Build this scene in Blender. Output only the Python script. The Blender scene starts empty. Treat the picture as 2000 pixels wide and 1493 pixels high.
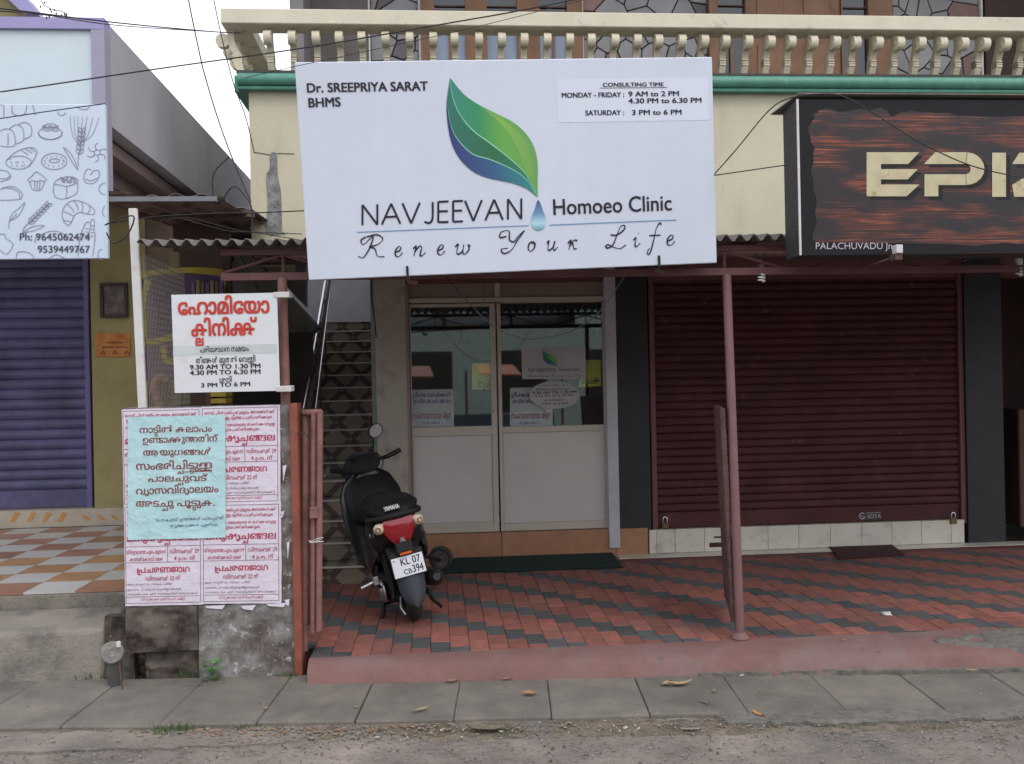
import bpy, bmesh, math, random
from mathutils import Matrix, Vector, noise
random.seed(7)
R = math.radians
S = bpy.context.scene
COL = S.collection
# ------------------------------------------------------------------ camera
FPX = 1830.0; ROLL = 0.02; CAMZ = 1.6
cam = bpy.data.cameras.new('camera'); cam.sensor_width = 36; cam.lens = 36*FPX/2000
cam.clip_start = 0.05; cam.clip_end = 2000
camo = bpy.data.objects.new('camera', cam); COL.objects.link(camo)
rc = Vector((math.cos(ROLL), 0, -math.sin(ROLL))); uc = Vector((math.sin(ROLL), 0, math.cos(ROLL))); bk = Vector((0, -1, 0))
m = Matrix((rc, uc, bk)).transposed().to_4x4(); m.translation = (0, 0, CAMZ)
camo.matrix_world = m
S.camera = camo
# ------------------------------------------------------------------ world, sun, exposure
w = bpy.data.worlds.new('World'); S.world = w; w.use_nodes = True
nt = w.node_tree; nt.nodes.clear()
out = nt.nodes.new('ShaderNodeOutputWorld'); bg = nt.nodes.new('ShaderNodeBackground')
sky = nt.nodes.new('ShaderNodeTexSky'); sky.sky_type = 'NISHITA'; sky.sun_disc = False
SUN_EL, SUN_AZ = R(52), R(150)
sky.sun_elevation = SUN_EL; sky.sun_rotation = SUN_AZ; sky.air_density = 1.0; sky.dust_density = 3.0
mx = nt.nodes.new('ShaderNodeMixRGB'); mx.inputs[0].default_value = 0.86
mx.inputs[2].default_value = (8.9, 9.1, 9.8, 1)       # white cloud veil over the whole sky
nt.links.new(sky.outputs[0], mx.inputs[1]); nt.links.new(mx.outputs[0], bg.inputs[0]); bg.inputs[1].default_value = 0.15
nt.links.new(bg.outputs[0], out.inputs[0])
sl = bpy.data.lights.new('sun', 'SUN'); sl.energy = 0.6; sl.angle = R(25); sl.color = (1, .96, .9)
so = bpy.data.objects.new('sun', sl); COL.objects.link(so)
so.rotation_euler = (R(38), 0, R(30)); so.location = (0, -5, 12)
so['kind'] = 'structure'
S.view_settings.view_transform = 'Standard'; S.view_settings.look = 'None'
S.view_settings.exposure = 0.34; S.view_settings.gamma = 1.0
try: S.view_settings.use_curve_mapping = False
except Exception: pass
try:
    S.cycles.max_bounces = 8; S.cycles.transparent_max_bounces = 16; S.cycles.use_denoising = True
except Exception: pass
# ------------------------------------------------------------------ frames and pixel helpers
TH = math.atan(0.08)
FR = Matrix.Translation((0, 7.65, 0)) @ Matrix.Rotation(TH, 4, 'Z')   # building frame: a right, b back, z up
FRI = FR.inverted()
CP = Vector((0, 0, CAMZ))
def ray(px, py):
    x = (px-1000)/FPX; y = -(py-746.5)/FPX
    return (rc*x + uc*y + Vector((0, 1, 0)))
def P(px, py, b):
    "pixel -> (a, z) on the plane b of the building frame"
    o = FRI @ CP; d = FRI.to_3x3() @ ray(px, py); t = (b-o.y)/d.y
    q = o + d*t; return q.x, q.z
def A(px, b, py=746): return P(px, py, b)[0]
def Z(px, py, b): return P(px, py, b)[1]
def G(px, py, z):
    "pixel -> (a, b) on the horizontal z"
    o = FRI @ CP; d = FRI.to_3x3() @ ray(px, py); t = (z-o.z)/d.z
    q = o + d*t; return q.x, q.y
def Q(px, py, Y):
    "pixel -> world point at world distance Y"
    return CP + ray(px, py)*Y
# ------------------------------------------------------------------ materials
def lin(c):
    c = c/255.0
    return c/12.92 if c <= .04045 else ((c+.055)/1.055)**2.4
def rgb(r, g, b, k=1.0): return (min(.95, lin(r)*k), min(.95, lin(g)*k), min(.95, lin(b)*k))
MATS = {}
def M(name, col, rough=.75, metal=0, var=.12, scale=5, bump=.08, bscale=60, stain=None, sscale=3, sthr=.55, swid=.12,
      rnd=0.0, spec=.4, streak=False, coat=0, stain2=None, s2scale=11, s2thr=.62):
    if name in MATS: return MATS[name]
    mt = bpy.data.materials.new(name); mt.use_nodes = True; n = mt.node_tree.nodes; l = mt.node_tree.links
    bs = n['Principled BSDF']; bs.inputs['Roughness'].default_value = rough; bs.inputs['Metallic'].default_value = metal
    bs.inputs['Specular IOR Level'].default_value = spec; bs.inputs['Coat Weight'].default_value = coat
    geo = n.new('ShaderNodeNewGeometry'); pos = geo.outputs['Position']
    if streak:
        mp = n.new('ShaderNodeMapping'); mp.inputs['Scale'].default_value = (1, 1, .18); l.new(pos, mp.inputs[0]); spos = mp.outputs[0]
    else: spos = pos
    def nz(sc, det=5, src=None, rg=.6):
        t = n.new('ShaderNodeTexNoise'); t.inputs['Scale'].default_value = sc; t.inputs['Detail'].default_value = det
        t.inputs['Roughness'].default_value = rg; l.new(src or pos, t.inputs['Vector']); return t.outputs['Fac']
    c = None
    hi = tuple(min(.95, x*(1+var)) for x in col); lo = tuple(x*(1-var) for x in col)
    mr = n.new('ShaderNodeMixRGB'); mr.inputs[1].default_value = (*lo, 1); mr.inputs[2].default_value = (*hi, 1)
    rp = n.new('ShaderNodeMapRange'); rp.inputs[1].default_value = .3; rp.inputs[2].default_value = .7
    l.new(nz(scale), rp.inputs[0]); l.new(rp.outputs[0], mr.inputs[0]); c = mr.outputs[0]
    def addstain(c, st, sc, th, wd, src):
        r2 = n.new('ShaderNodeMapRange'); r2.inputs[1].default_value = th-wd; r2.inputs[2].default_value = th+wd
        l.new(nz(sc, 8, src, .68), r2.inputs[0])
        m2 = n.new('ShaderNodeMixRGB'); l.new(r2.outputs[0], m2.inputs[0]); l.new(c, m2.inputs[1]); m2.inputs[2].default_value = (*st, 1)
        return m2.outputs[0]
    if stain: c = addstain(c, stain, sscale, sthr, swid, spos)
    if stain2: c = addstain(c, stain2, s2scale, s2thr, .04, pos)
    if rnd:
        oi = n.new('ShaderNodeObjectInfo'); mm = n.new('ShaderNodeMapRange'); mm.inputs[3].default_value = 1-rnd; mm.inputs[4].default_value = 1+rnd
        l.new(oi.outputs['Random'], mm.inputs[0])
        ml = n.new('ShaderNodeVectorMath'); ml.operation = 'SCALE'; l.new(c, ml.inputs[0]); l.new(mm.outputs[0], ml.inputs['Scale']); c = ml.outputs[0]
    l.new(c, bs.inputs['Base Color'])
    if bump:
        b = n.new('ShaderNodeBump'); b.inputs['Strength'].default_value = min(1, bump*4); b.inputs['Distance'].default_value = .01
        l.new(nz(bscale, 6), b.inputs['Height']); l.new(b.outputs[0], bs.inputs['Normal'])
    MATS[name] = mt; return mt
def nodes(mt): return mt.node_tree.nodes, mt.node_tree.links, mt.node_tree.nodes['Principled BSDF']
def ramp_mat(name, stops, axis, p0, p1, rough=.5, metric='frame'):
    "print colour that runs along one axis of the object's own space"
    mt = bpy.data.materials.new(name); mt.use_nodes = True; n, l, bs = nodes(mt)
    tc = n.new('ShaderNodeTexCoord'); sp = n.new('ShaderNodeVectorMath'); sp.operation = 'DOT_PRODUCT'
    l.new(tc.outputs['Object'], sp.inputs[0]); sp.inputs[1].default_value = axis
    mr = n.new('ShaderNodeMapRange'); mr.inputs[1].default_value = p0; mr.inputs[2].default_value = p1; l.new(sp.outputs['Value'], mr.inputs[0])
    cr = n.new('ShaderNodeValToRGB'); el = cr.color_ramp.elements
    el[0].position = stops[0][0]; el[0].color = (*stops[0][1], 1); el[1].position = stops[-1][0]; el[1].color = (*stops[-1][1], 1)
    for p, c in stops[1:-1]:
        e = el.new(p); e.color = (*c, 1)
    l.new(mr.outputs[0], cr.inputs[0]); l.new(cr.outputs[0], bs.inputs['Base Color']); bs.inputs['Roughness'].default_value = rough
    return mt
# ------------------------------------------------------------------ objects
def props(o, label=None, cat=None, group=None, kind=None):
    if label: o['label'] = label
    if cat: o['category'] = cat
    if group: o['group'] = group
    if kind: o['kind'] = kind
    return o
class MB:
    def __init__(s): s.v = []; s.f = []
    def add(s, vs, fs, Mx=None):
        k = len(s.v); s.v += [tuple(Mx @ Vector(p)) if Mx else tuple(p) for p in vs]; s.f += [tuple(i+k for i in f) for f in fs]; return s
    def box(s, x0, x1, y0, y1, z0, z1, Mx=None):
        vs = [(x, y, z) for z in (z0, z1) for y in (y0, y1) for x in (x0, x1)]
        return s.add(vs, [(0, 2, 3, 1), (4, 5, 7, 6), (0, 1, 5, 4), (2, 6, 7, 3), (0, 4, 6, 2), (1, 3, 7, 5)], Mx)
    def prism(s, pts, d0, d1, plane='xz', Mx=None):
        n = len(pts)
        def mk(p, d):
            if plane == 'xz': return (p[0], d, p[1])
            if plane == 'xy': return (p[0], p[1], d)
            return (d, p[0], p[1])
        vs = [mk(p, d0) for p in pts]+[mk(p, d1) for p in pts]
        fs = [tuple(range(n)), tuple(range(2*n-1, n-1, -1))]+[(i, n+i, n+(i+1) % n, (i+1) % n) for i in range(n)]
        return s.add(vs, fs, Mx)
    def poly(s, pts3, Mx=None): return s.add(pts3, [tuple(range(len(pts3)))], Mx)
    def tube(s, pts, r, n=8, caps=True, Mx=None):
        pts = [Vector(p) for p in pts]; k = len(pts); vs = []; fs = []
        rs = r if isinstance(r, (list, tuple)) else [r]*k
        up = None
        for i, p in enumerate(pts):
            d = (pts[min(i+1, k-1)]-pts[max(i-1, 0)]).normalized()
            if up is None: up = Vector((0, 0, 1)) if abs(d.z) < .9 else Vector((1, 0, 0))
            s1 = d.cross(up).normalized(); up = s1.cross(d).normalized()
            for j in range(n):
                an = 2*math.pi*j/n
                vs.append(p+(s1*math.cos(an)+up*math.sin(an))*rs[i])
        for i in range(k-1):
            for j in range(n):
                fs.append((i*n+j, i*n+(j+1) % n, (i+1)*n+(j+1) % n, (i+1)*n+j))
        if caps: fs += [tuple(range(n))[::-1], tuple(range((k-1)*n, k*n))]
        return s.add(vs, fs, Mx)
    def lathe(s, prof, n=20, Mx=None):
        "profile of (radius, height) about local z"
        vs = []; fs = []; k = len(prof)
        for r_, h in prof:
            for j in range(n): vs.append((r_*math.cos(2*math.pi*j/n), r_*math.sin(2*math.pi*j/n), h))
        for i in range(k-1):
            for j in range(n): fs.append((i*n+j, i*n+(j+1) % n, (i+1)*n+(j+1) % n, (i+1)*n+j))
        fs += [tuple(range(n))[::-1], tuple(range((k-1)*n, k*n))]
        return s.add(vs, fs, Mx)
    def loft(s, secs, n=20, e=2.6, Mx=None):
        "secs: (centre xyz, halfwidth x, halfheight z) with rings in xz planes (or tilted by 4th item)"
        vs = []; fs = []; k = len(secs)
        for sc in secs:
            (cx, cy, cz), hw, hh = sc[:3]; tl = sc[3] if len(sc) > 3 else 0
            for j in range(n):
                an = 2*math.pi*j/n; c_, s_ = math.cos(an), math.sin(an)
                x = hw*math.copysign(abs(c_)**(2/e), c_); z = hh*math.copysign(abs(s_)**(2/e), s_)
                vs.append((cx+x, cy+z*math.sin(tl), cz+z*math.cos(tl)))
        for i in range(k-1):
            for j in range(n): fs.append((i*n+j, i*n+(j+1) % n, (i+1)*n+(j+1) % n, (i+1)*n+j))
        fs += [tuple(range(n))[::-1], tuple(range((k-1)*n, k*n))]
        return s.add(vs, fs, Mx)
    def build(s, name, mat, parent=None, Mw=None, org=None, smooth=False, bevel=0, seg=1):
        me = bpy.data.meshes.new(name)
        vs = s.v if org is None else [(v[0]-org[0], v[1]-org[1], v[2]-org[2]) for v in s.v]
        me.from_pydata(vs, [], s.f); me.materials.append(mat)
        bm = bmesh.new(); bm.from_mesh(me); bmesh.ops.recalc_face_normals(bm, faces=bm.faces); bm.to_mesh(me); bm.free()
        if smooth:
            for p in me.polygons: p.use_smooth = True
            try: me.set_sharp_from_angle(angle=R(38))
            except Exception: pass
        o = bpy.data.objects.new(name, me); COL.objects.link(o)
        if parent: o.parent = parent
        if Mw is not None: o.matrix_world = Mw if not parent else o.matrix_world
        if bevel:
            b = o.modifiers.new('bevel', 'BEVEL'); b.width = bevel; b.segments = seg; b.limit_method = 'ANGLE'; b.angle_limit = R(50)
        return o
class Thing:
    "an Empty at the thing's base in the building frame; parts are given in frame coordinates"
    def __init__(s, name, label, cat, org, group=None, world=None):
        s.o = bpy.data.objects.new(name, None); COL.objects.link(s.o); s.o.empty_display_size = .1
        s.org = Vector(org); s.o.matrix_world = world if world is not None else FR @ Matrix.Translation(org)
        props(s.o, label, cat, group)
    def part(s, name, mb, mat, parent=None, **k):
        return mb.build(name, mat, parent or s.o, org=s.org, **k)
def single(name, mb, mat, org, label=None, cat=None, group=None, kind=None, **k):
    o = mb.build(name, mat, None, FR @ Matrix.Translation(org), org=org, **k)
    return props(o, label, cat, group, kind)
def share(o, mat_world_or_loc, parent=None):
    c = o.copy(); COL.objects.link(c); c.parent = parent or o.parent
    return c
# ------------------------------------------------------------------ lettering engine (builtin font, own line layout)
GLY = {}
HOOKS = {}
def prefetch(chars, bolds):
    todo = []; ref = {}
    for b in bolds:
        for ch in ['']+list(chars):
            for kind in (0, 1):
                body = ch if kind == 0 else 'H'+ch+'H'
                if kind == 0 and ch in ('', ' '): continue
                c = bpy.data.curves.new('t', 'FONT'); c.body = body; c.size = 1; c.resolution_u = 3; c.offset = b if kind == 0 else 0
                o = bpy.data.objects.new('t', c); COL.objects.link(o); todo.append((b, ch, kind, o, c))
    dg = bpy.context.evaluated_depsgraph_get(); wd = {}
    for b, ch, kind, o, c in todo:
        me = bpy.data.meshes.new_from_object(o.evaluated_get(dg))
        if kind == 0: GLY[(b, ch)] = [[(v.co.x, v.co.y) for v in me.vertices], [tuple(p.vertices) for p in me.polygons], 0]
        else:
            xs = [v.co.x for v in me.vertices]; wd[(b, ch)] = max(xs)-min(xs)
        bpy.data.meshes.remove(me)
    for b, ch, kind, o, c in todo:
        bpy.data.objects.remove(o); bpy.data.curves.remove(c) if kind >= 0 and c.users == 0 else None
    for b in bolds:
        for ch in chars:
            g = GLY.setdefault((b, ch), [[], [], 0]); g[2] = wd[(b, ch)]-wd[(b, '')]
def ribbon(pts, wd, closed=False):
    "flat stroke along 2D points"
    vs = []; fs = []; n = len(pts)
    for i, p in enumerate(pts):
        a = pts[i-1] if (i or closed) else pts[i]; c = pts[(i+1) % n] if (i < n-1 or closed) else pts[i]
        dx, dy = c[0]-a[0], c[1]-a[1]; L = math.hypot(dx, dy) or 1; k = wd if not callable(wd) else wd(i/(n-1))
        vs += [(p[0]-dy/L*k/2, p[1]+dx/L*k/2), (p[0]+dy/L*k/2, p[1]-dx/L*k/2)]
    for i in range(n if closed else n-1):
        j = (i+1) % n; fs.append((2*i, 2*i+1, 2*j+1, 2*j))
    return vs, fs
def smooth2(pts, k=4, closed=False):
    r = []; n = len(pts)
    for i in range(n if closed else n-1):
        g = lambda j: pts[j % n] if closed else pts[max(0, min(n-1, j))]
        p0, p1, p2, p3 = g(i-1), g(i), g(i+1), g(i+2)
        for t in range(k):
            t /= k
            r.append(tuple(.5*((2*p1[d])+(-p0[d]+p2[d])*t+(2*p0[d]-5*p1[d]+4*p2[d]-p3[d])*t*t+(-p0[d]+3*p1[d]-3*p2[d]+p3[d])*t**3) for d in range(len(p1))))
    if not closed: r.append(tuple(pts[-1]))
    return r
STACK = {'ക്ക': ('s', 'ക', 'ക', .52), 'ക്ല': ('u', 'ക', 'ല'), 'ച്ച': ('u', 'ച', 'ച'), 'ട്ട': ('u', 'ട', 'ട'), 'ള്ള': ('s', 'ള', 'ള', .62),
         'ന്ന': ('s', 'ന', 'ന', .6), 'ങ്ങ': ('s', 'ങ', 'ങ', .62), 'ങ്ക': ('s', 'ങ', 'ക', .62), 'ണ്ട': ('s', 'ണ', 'ട', .78), 'ഷ്യ': ('y', 'ഷ'),
         'വ്യ': ('y', 'വ'), 'ദ്യ': ('y', 'ദ'), 'പ്ര': ('r', 'പ'), 'ന്ത': ('s', 'ന', 'ത', .8), 'മ്മ': ('s', 'മ', 'മ', .6), 'റ്റ': ('u', 'റ', 'റ'),
         'പ്പ': ('s', 'പ', 'പ', .6), 'ഫ്ര': ('r', 'ഫ'), 'ത്ര': ('r', 'ത'), 'ഗ്ര': ('r', 'ഗ'), 'ല്ല': ('u', 'ല', 'ല')}
def layout(s, b=0.0, track=0.0):
    V = []; F = []; x = 0.0; cnt = [0]
    def put(g, ox, oy=0, sc=1.0):
        cnt[0] += 1; offs = [(0, 0)] if not b else [(-b, -b*.5), (b, -b*.5), (-b, b*.5), (b, b*.5)]
        for li, (dx, dy) in enumerate(offs):
            k = len(V); ly = (cnt[0] % 2)+2*li; V.extend((ox+p[0]*sc+dx, oy+p[1]*sc+dy, ly) for p in g[0]); F.extend(tuple(i+k for i in f) for f in g[1])
    G_ = lambda ch: GLY[(0.0, ch)]
    st = .075+b*1.6
    i = 0; n = len(s)
    while i < n:
        if s[i] == ' ': x += G_(' ')[2]+track; i += 1; continue
        cl = STACK.get(s[i:i+3]); base = s[i:i+3] if cl else s[i]; i += len(base)
        signs = []
        while i < n and s[i] in 'ാിീുൂൃെേൊോൗ്ം' and not (s[i] == '്' and i+1 < n and s[i-1:i+2] in STACK):
            signs.append(s[i]); i += 1
        pre = ''
        if 'ോ' in signs or 'േ' in signs: pre = 'േ'
        if 'ൊ' in signs or 'െ' in signs: pre = 'െ'
        if pre: put(G_(pre), x); x += G_(pre)[2]+track
        if cl:
            m_ = cl[0]; g1 = G_(cl[1])
            if m_ == 's':
                put(g1, x); g2 = G_(cl[2]); put(g2, x+g1[2]*cl[3]); x += g1[2]*cl[3]+g2[2]+track
            elif m_ == 'u':
                put(g1, x); g2 = G_(cl[2]); put(g2, x+g1[2]*.22, -.44, .62); x += g1[2]+track
            elif m_ == 'y':
                put(g1, x); h = smooth2([(.0, .0), (.12, -.14), (.26, .0), (.26, .25), (.16, .42)], 3); k = len(V)
                r_ = ribbon(h, st); put([r_[0], r_[1]], x+g1[2]-.02); x += g1[2]+.32+track
            elif m_ == 'r':
                h = smooth2([(.42, -.2), (.12, -.16), (.06, .1), (.08, .5)], 3); r_ = ribbon(h, st); put([r_[0], r_[1]], x); put(g1, x+.16); x += g1[2]+.18+track
        else:
            g1 = G_(base); put(g1, x); x += g1[2]+track
        for sg in signs:
            if sg in 'േെ': continue
            c_ = 'ാ' if sg in 'ോൊ' else sg
            g1 = G_(c_); put(g1, x); x += g1[2]+(track if g1[2] > .05 else 0)
    return V, F, x-track
MAL = ''.join(chr(c) for c in list(range(0xD05, 0xD3A))+list(range(0xD3E, 0xD44))+[0xD46, 0xD47, 0xD48, 0xD4D, 0xD57, 0xD02]+list(range(0xD7A, 0xD7F)))
ASC = ''.join(chr(c) for c in list(range(32, 33))+list(range(40, 59))+list(range(65, 91))+list(range(97, 123)))
B0, B1, B2 = 0.0, 0.012, 0.026
prefetch(MAL+ASC, (0.0,))

class Board(Thing):
    "a flat upright thing: local x right, y back, z up; front face at y = 0"
    def __init__(s, name, label, cat, Mw, group=None):
        super().__init__(name, label, cat, (0, 0, 0), group, Mw); s.M = Mw; s.I = Mw.inverted()
    def loc(s, px, py, y=0.0):
        o = s.I @ CP; d = s.I.to_3x3() @ ray(px, py); t = (y-o.y)/d.y; q = o+d*t; return (q.x, q.z)
    disp = None
    def text(s, mb, t, p0, p1, cap, b=B0, track=0, y=-.003, h=None):
        "text between two photograph baselines points; cap = letter height in photograph pixels"
        V, F, wd = layout(t, b, track)
        xs = [v[0] for v in V]; x0, x1 = min(xs), max(xs)
        q0 = Vector(s.loc(*p0)); q1 = Vector(s.loc(*p1)); e = q1-q0; L = e.length; e.normalize(); u = Vector((-e.y, e.x))
        qc = Vector(s.loc(p0[0], p0[1]-cap)); H = abs((qc-q0).dot(u)); hh = h or (.57 if any('\u0d00' < c < '\u0d7f' for c in t) else .68)
        sx = L/(x1-x0); sy = H/hh
        vs = []
        for vx, vy, ly in V:
            p = q0+e*((vx-x0)*sx)+u*(vy*sy); vs.append((p.x, y-ly*.00008+(s.disp(p.x, p.y) if s.disp else 0), p.y))
        mb.add(vs, F)
    def stroke(s, mb, pts, wpx, closed=False, sm=0, y=-.003):
        if sm: pts = smooth2(pts, sm, closed)
        q = [s.loc(*p) for p in pts]; sc = (Vector(s.loc(pts[0][0]+10, pts[0][1]))-Vector(s.loc(*pts[0]))).length/10
        wd = (lambda t: wpx(t)*sc) if callable(wpx) else wpx*sc
        if s.disp and not sm:
            q2 = []
            for a_, b_ in zip(q, q[1:]): q2 += [(a_[0]+(b_[0]-a_[0])*k/24, a_[1]+(b_[1]-a_[1])*k/24) for k in range(24)]
            q = q2+[q[-1]]
        V, F = ribbon(q, wd, closed); mb.add([(v[0], y+(s.disp(v[0], v[1]) if s.disp else 0), v[1]) for v in V], F)
    def area(s, mb, pts, y=-.002, sm=0):
        if sm: pts = smooth2(pts, sm, True)
        q = [s.loc(*p) for p in pts]; mb.poly([(p[0], y, p[1]) for p in q])
# ------------------------------------------------------------------ palette
cream = M('cream_plaster', (.53, .49, .36), .85, var=.06, scale=2, stain=(.42, .38, .28), sscale=2.2, sthr=.68, swid=.12, streak=True)
creamrail = M('cream_painted_concrete', (.60, .56, .43), .7, var=.06, stain=(.26, .24, .21), sscale=3, sthr=.69, swid=.1)
balm = M('baluster_cream_paint', (.62, .57, .42), .65, var=.06, scale=9, stain=(.34, .31, .24), sscale=14, sthr=.66, swid=.1)
green = M('green_glossy_paint', (.085, .25, .185), .4, var=.15, scale=8, stain=(.25, .38, .33), sscale=20, sthr=.66, swid=.06)
darkedge = M('mouldy_concrete', (.07, .065, .06), .9, var=.3, scale=20)
pillm = M('beige_plaster', (.42, .37, .31), .8, var=.08, scale=3, stain=(.24, .20, .17), sscale=6, sthr=.62)
pinkal = M('pink_brown_frame', (.27, .20, .165), .5, var=.05)
alum = M('beige_aluminium_frame', (.50, .44, .37), .45, metal=.0, var=.04, bump=.02)
panel = M('beige_door_panel', (.54, .51, .465), .5, var=.06, scale=2, bump=.02)
maroon = M('maroon_shutter_paint', (.105, .040, .040), .85, spec=.12, var=.2, scale=4, stain=(.065, .030, .028), sscale=3, sthr=.54, swid=.2, stain2=(.15, .085, .08), s2scale=9, s2thr=.66, bump=.2, bscale=2.5)
maroonf = M('maroon_frame_paint', (.15, .055, .058), .55, var=.1)
bluesh = M('violet_blue_shutter_paint', (.105, .098, .205), .5, var=.1, stain=(.06, .06, .11), sscale=3, sthr=.55, bump=.03)
bluefr = M('violet_shutter_frame', (.13, .11, .25), .5)
black = M('black_wall_paint', (.022, .021, .024), .55, var=.2)
tileW = M('white_wall_tile', (.62, .58, .49), .25, var=.06, bump=.0, rnd=.05, stain=(.35, .31, .26), sscale=7, sthr=.66)
tileO = M('tan_floor_tile', (.36, .19, .11), .3, var=.15, scale=8, bump=0, rnd=.06)
redpl = M('red_cement_plaster', (.185, .098, .086), .85, var=.12, scale=4, stain=(.20, .15, .14), sscale=3, sthr=.60, swid=.14, bump=.15, stain2=(.12, .09, .085), s2thr=.66)
brickR = M('red_paver', (.275, .100, .076), .85, var=.2, scale=18, rnd=.18, bump=.2, bscale=150, stain=(.17, .095, .082), sscale=2.6, sthr=.60, swid=.12)
brickK = M('charcoal_paver', (.082, .084, .088), .8, var=.25, scale=20, rnd=.2, bump=.2, bscale=150, stain=(.10, .10, .10), sscale=9, sthr=.62)
joint = M('dark_joint_sand', (.10, .06, .05), .95, var=.3, scale=40)
slabm = M('grey_concrete_slab', (.205, .182, .152), .9, var=.13, scale=6, rnd=.07, bump=.25, bscale=120, stain=(.10, .095, .08), sscale=2.5, sthr=.58, swid=.16, stain2=(.22, .21, .19), s2scale=70, s2thr=.66)
roadm = M('gritty_road_surface', (.265, .225, .188), .95, var=.2, scale=5, bump=.5, bscale=70, stain=(.085, .08, .075), sscale=1.8, sthr=.55, swid=.2, stain2=(.26, .23, .20), s2scale=55, s2thr=.62)
soilm = M('dark_soil', (.16, .13, .10), 1, var=.3, scale=12, bump=.5, bscale=50, stain=(.055, .06, .03), sscale=5, sthr=.6)
asphm = M('crumbled_asphalt', (.15, .138, .12), 1, var=.35, scale=25, bump=.6, bscale=90, stain=(.21, .19, .165), sscale=6, sthr=.6)
stub = M('mildewed_plaster', (.25, .245, .23), .95, var=.35, scale=14, bump=.6, bscale=30, stain=(.10, .075, .062), sscale=4.0, sthr=.50, swid=.10, stain2=(.44, .43, .42), s2scale=26, s2thr=.62)
later = M('dark_laterite_stone', (.15, .125, .105), .95, var=.3, scale=12, bump=.7, bscale=30, stain=(.035, .024, .02), sscale=6, sthr=.52, stain2=(.36, .33, .28), s2scale=22, s2thr=.68)
platm = M('worn_step_cement', (.24, .215, .18), .95, var=.15, scale=4, bump=.3, bscale=50, stain=(.10, .09, .08), sscale=3, sthr=.6, swid=.1)
pipem = M('pink_brown_painted_pipe', (.24, .115, .10), .6, var=.15, scale=12, stain=(.13, .07, .055), sscale=9, sthr=.57)
polem = M('maroon_pink_pole_paint', (.175, .088, .088), .5, var=.1, scale=8)
rustm = M('rusty_dark_steel', (.105, .060, .055), .85, var=.4, scale=14, bump=.3, stain=(.12, .055, .035), sscale=10, sthr=.6)
trussm = M('maroon_truss_paint', (.12, .048, .046), .6, var=.2)
roofm = M('grey_fibre_cement_sheet', (.21, .19, .175), .9, var=.2, scale=8, bump=.2, stain=(.10, .09, .08), sscale=4, sthr=.55)
redst = M('orange_red_painted_post', (.235, .07, .045), .7, var=.12, scale=9, stain=(.14, .05, .035), sscale=8, sthr=.62)
whitep = M('white_painted_steel', (.60, .58, .57), .5, var=.06, stain=(.42, .38, .36), sscale=10, sthr=.65)
ochre = M('ochre_wall_plaster', (.34, .29, .13), .85, var=.07, scale=2, stain=(.26, .21, .11), sscale=3, sthr=.62)
lilac = M('lilac_painted_plaster', (.32, .30, .50), .8, var=.06)
lilacg = M('lilac_grey_pillar', (.33, .31, .40), .85, var=.06)
greyw = M('grey_white_plaster', (.40, .39, .42), .85, var=.07, scale=1.5, stain=(.30, .29, .31), sscale=1.2, sthr=.6, swid=.2, streak=True)
brownw = M('brown_pink_plaster', (.25, .19, .175), .85, var=.08)
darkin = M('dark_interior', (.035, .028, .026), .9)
wood = M('orange_brown_timber', (.18, .088, .042), .5, var=.22, scale=6, bump=.05)
steel = M('stainless_rail', (.62, .62, .65), .25, metal=1, var=.05, bump=0)
blk = M('black_plastic', (.012, .012, .013), .45, bump=0, var=.1)
cablem = M('black_cable', (.02, .018, .018), .6, bump=0)
ink = M('dark_print', (.018, .013, .025), .6, bump=0)
inkred = M('red_print', (.52, .045, .03), .6, bump=0)
inkpink = M('crimson_print', (.42, .05, .10), .7, bump=0)
inkplum = M('plum_print', (.16, .035, .08), .7, bump=0)
inkhand = M('brown_red_marker', (.22, .045, .035), .7, bump=0)
inkblue = M('blue_ballpoint', (.05, .07, .17), .7, bump=0)
vinyl = M('white_flex_vinyl', (.60, .645, .735), .5, var=.02, scale=1.2, bump=.12, bscale=3, stain=(.54, .575, .65), sscale=1.6, sthr=.60, swid=.2, streak=True)
# ================================================================== SETTING
def sub_plane(x0, x1, y0, y1, nx, ny, zf):
    mb = MB(); vs = []; fs = []
    for j in range(ny+1):
        for i in range(nx+1):
            x = x0+(x1-x0)*i/nx; y = y0+(y1-y0)*j/ny; vs.append((x, y, zf(x, y)))
    for j in range(ny):
        for i in range(nx): k = j*(nx+1)+i; fs.append((k, k+1, k+nx+2, k+nx+1))
    return mb.add(vs, fs)
g = MB().box(-400, 400, -400, 400, -.6, -.06); props(g.build('ground', soilm), kind='structure')
def RZ(y):
    t = max(0.0, min(1.0, (y-3.4)/.9)); return .034*t*t*(3-2*t)
rd = sub_plane(-9, 9, -3.5, 4.36, 220, 150, lambda x, y: .006*noise.noise(Vector((x*3, y*3, 0)))+.004*noise.noise(Vector((x*14, y*14, 3)))+RZ(y)-.004)
props(rd.build('road', roadm, smooth=True), kind='structure')
# verge of soil and grit between slabs and road
vg = sub_plane(-9, 9, 4.10, 5.35, 240, 26, lambda x, y: .032+.007*noise.noise(Vector((x*6, y*8, 1)))+.008*noise.noise(Vector((x*20, y*20, 1))) - (.03 if y < 4.13 else 0) - (.02 if y > 4.4 else 0))
props(vg.build('verge', soilm, smooth=True), kind='structure')
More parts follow.
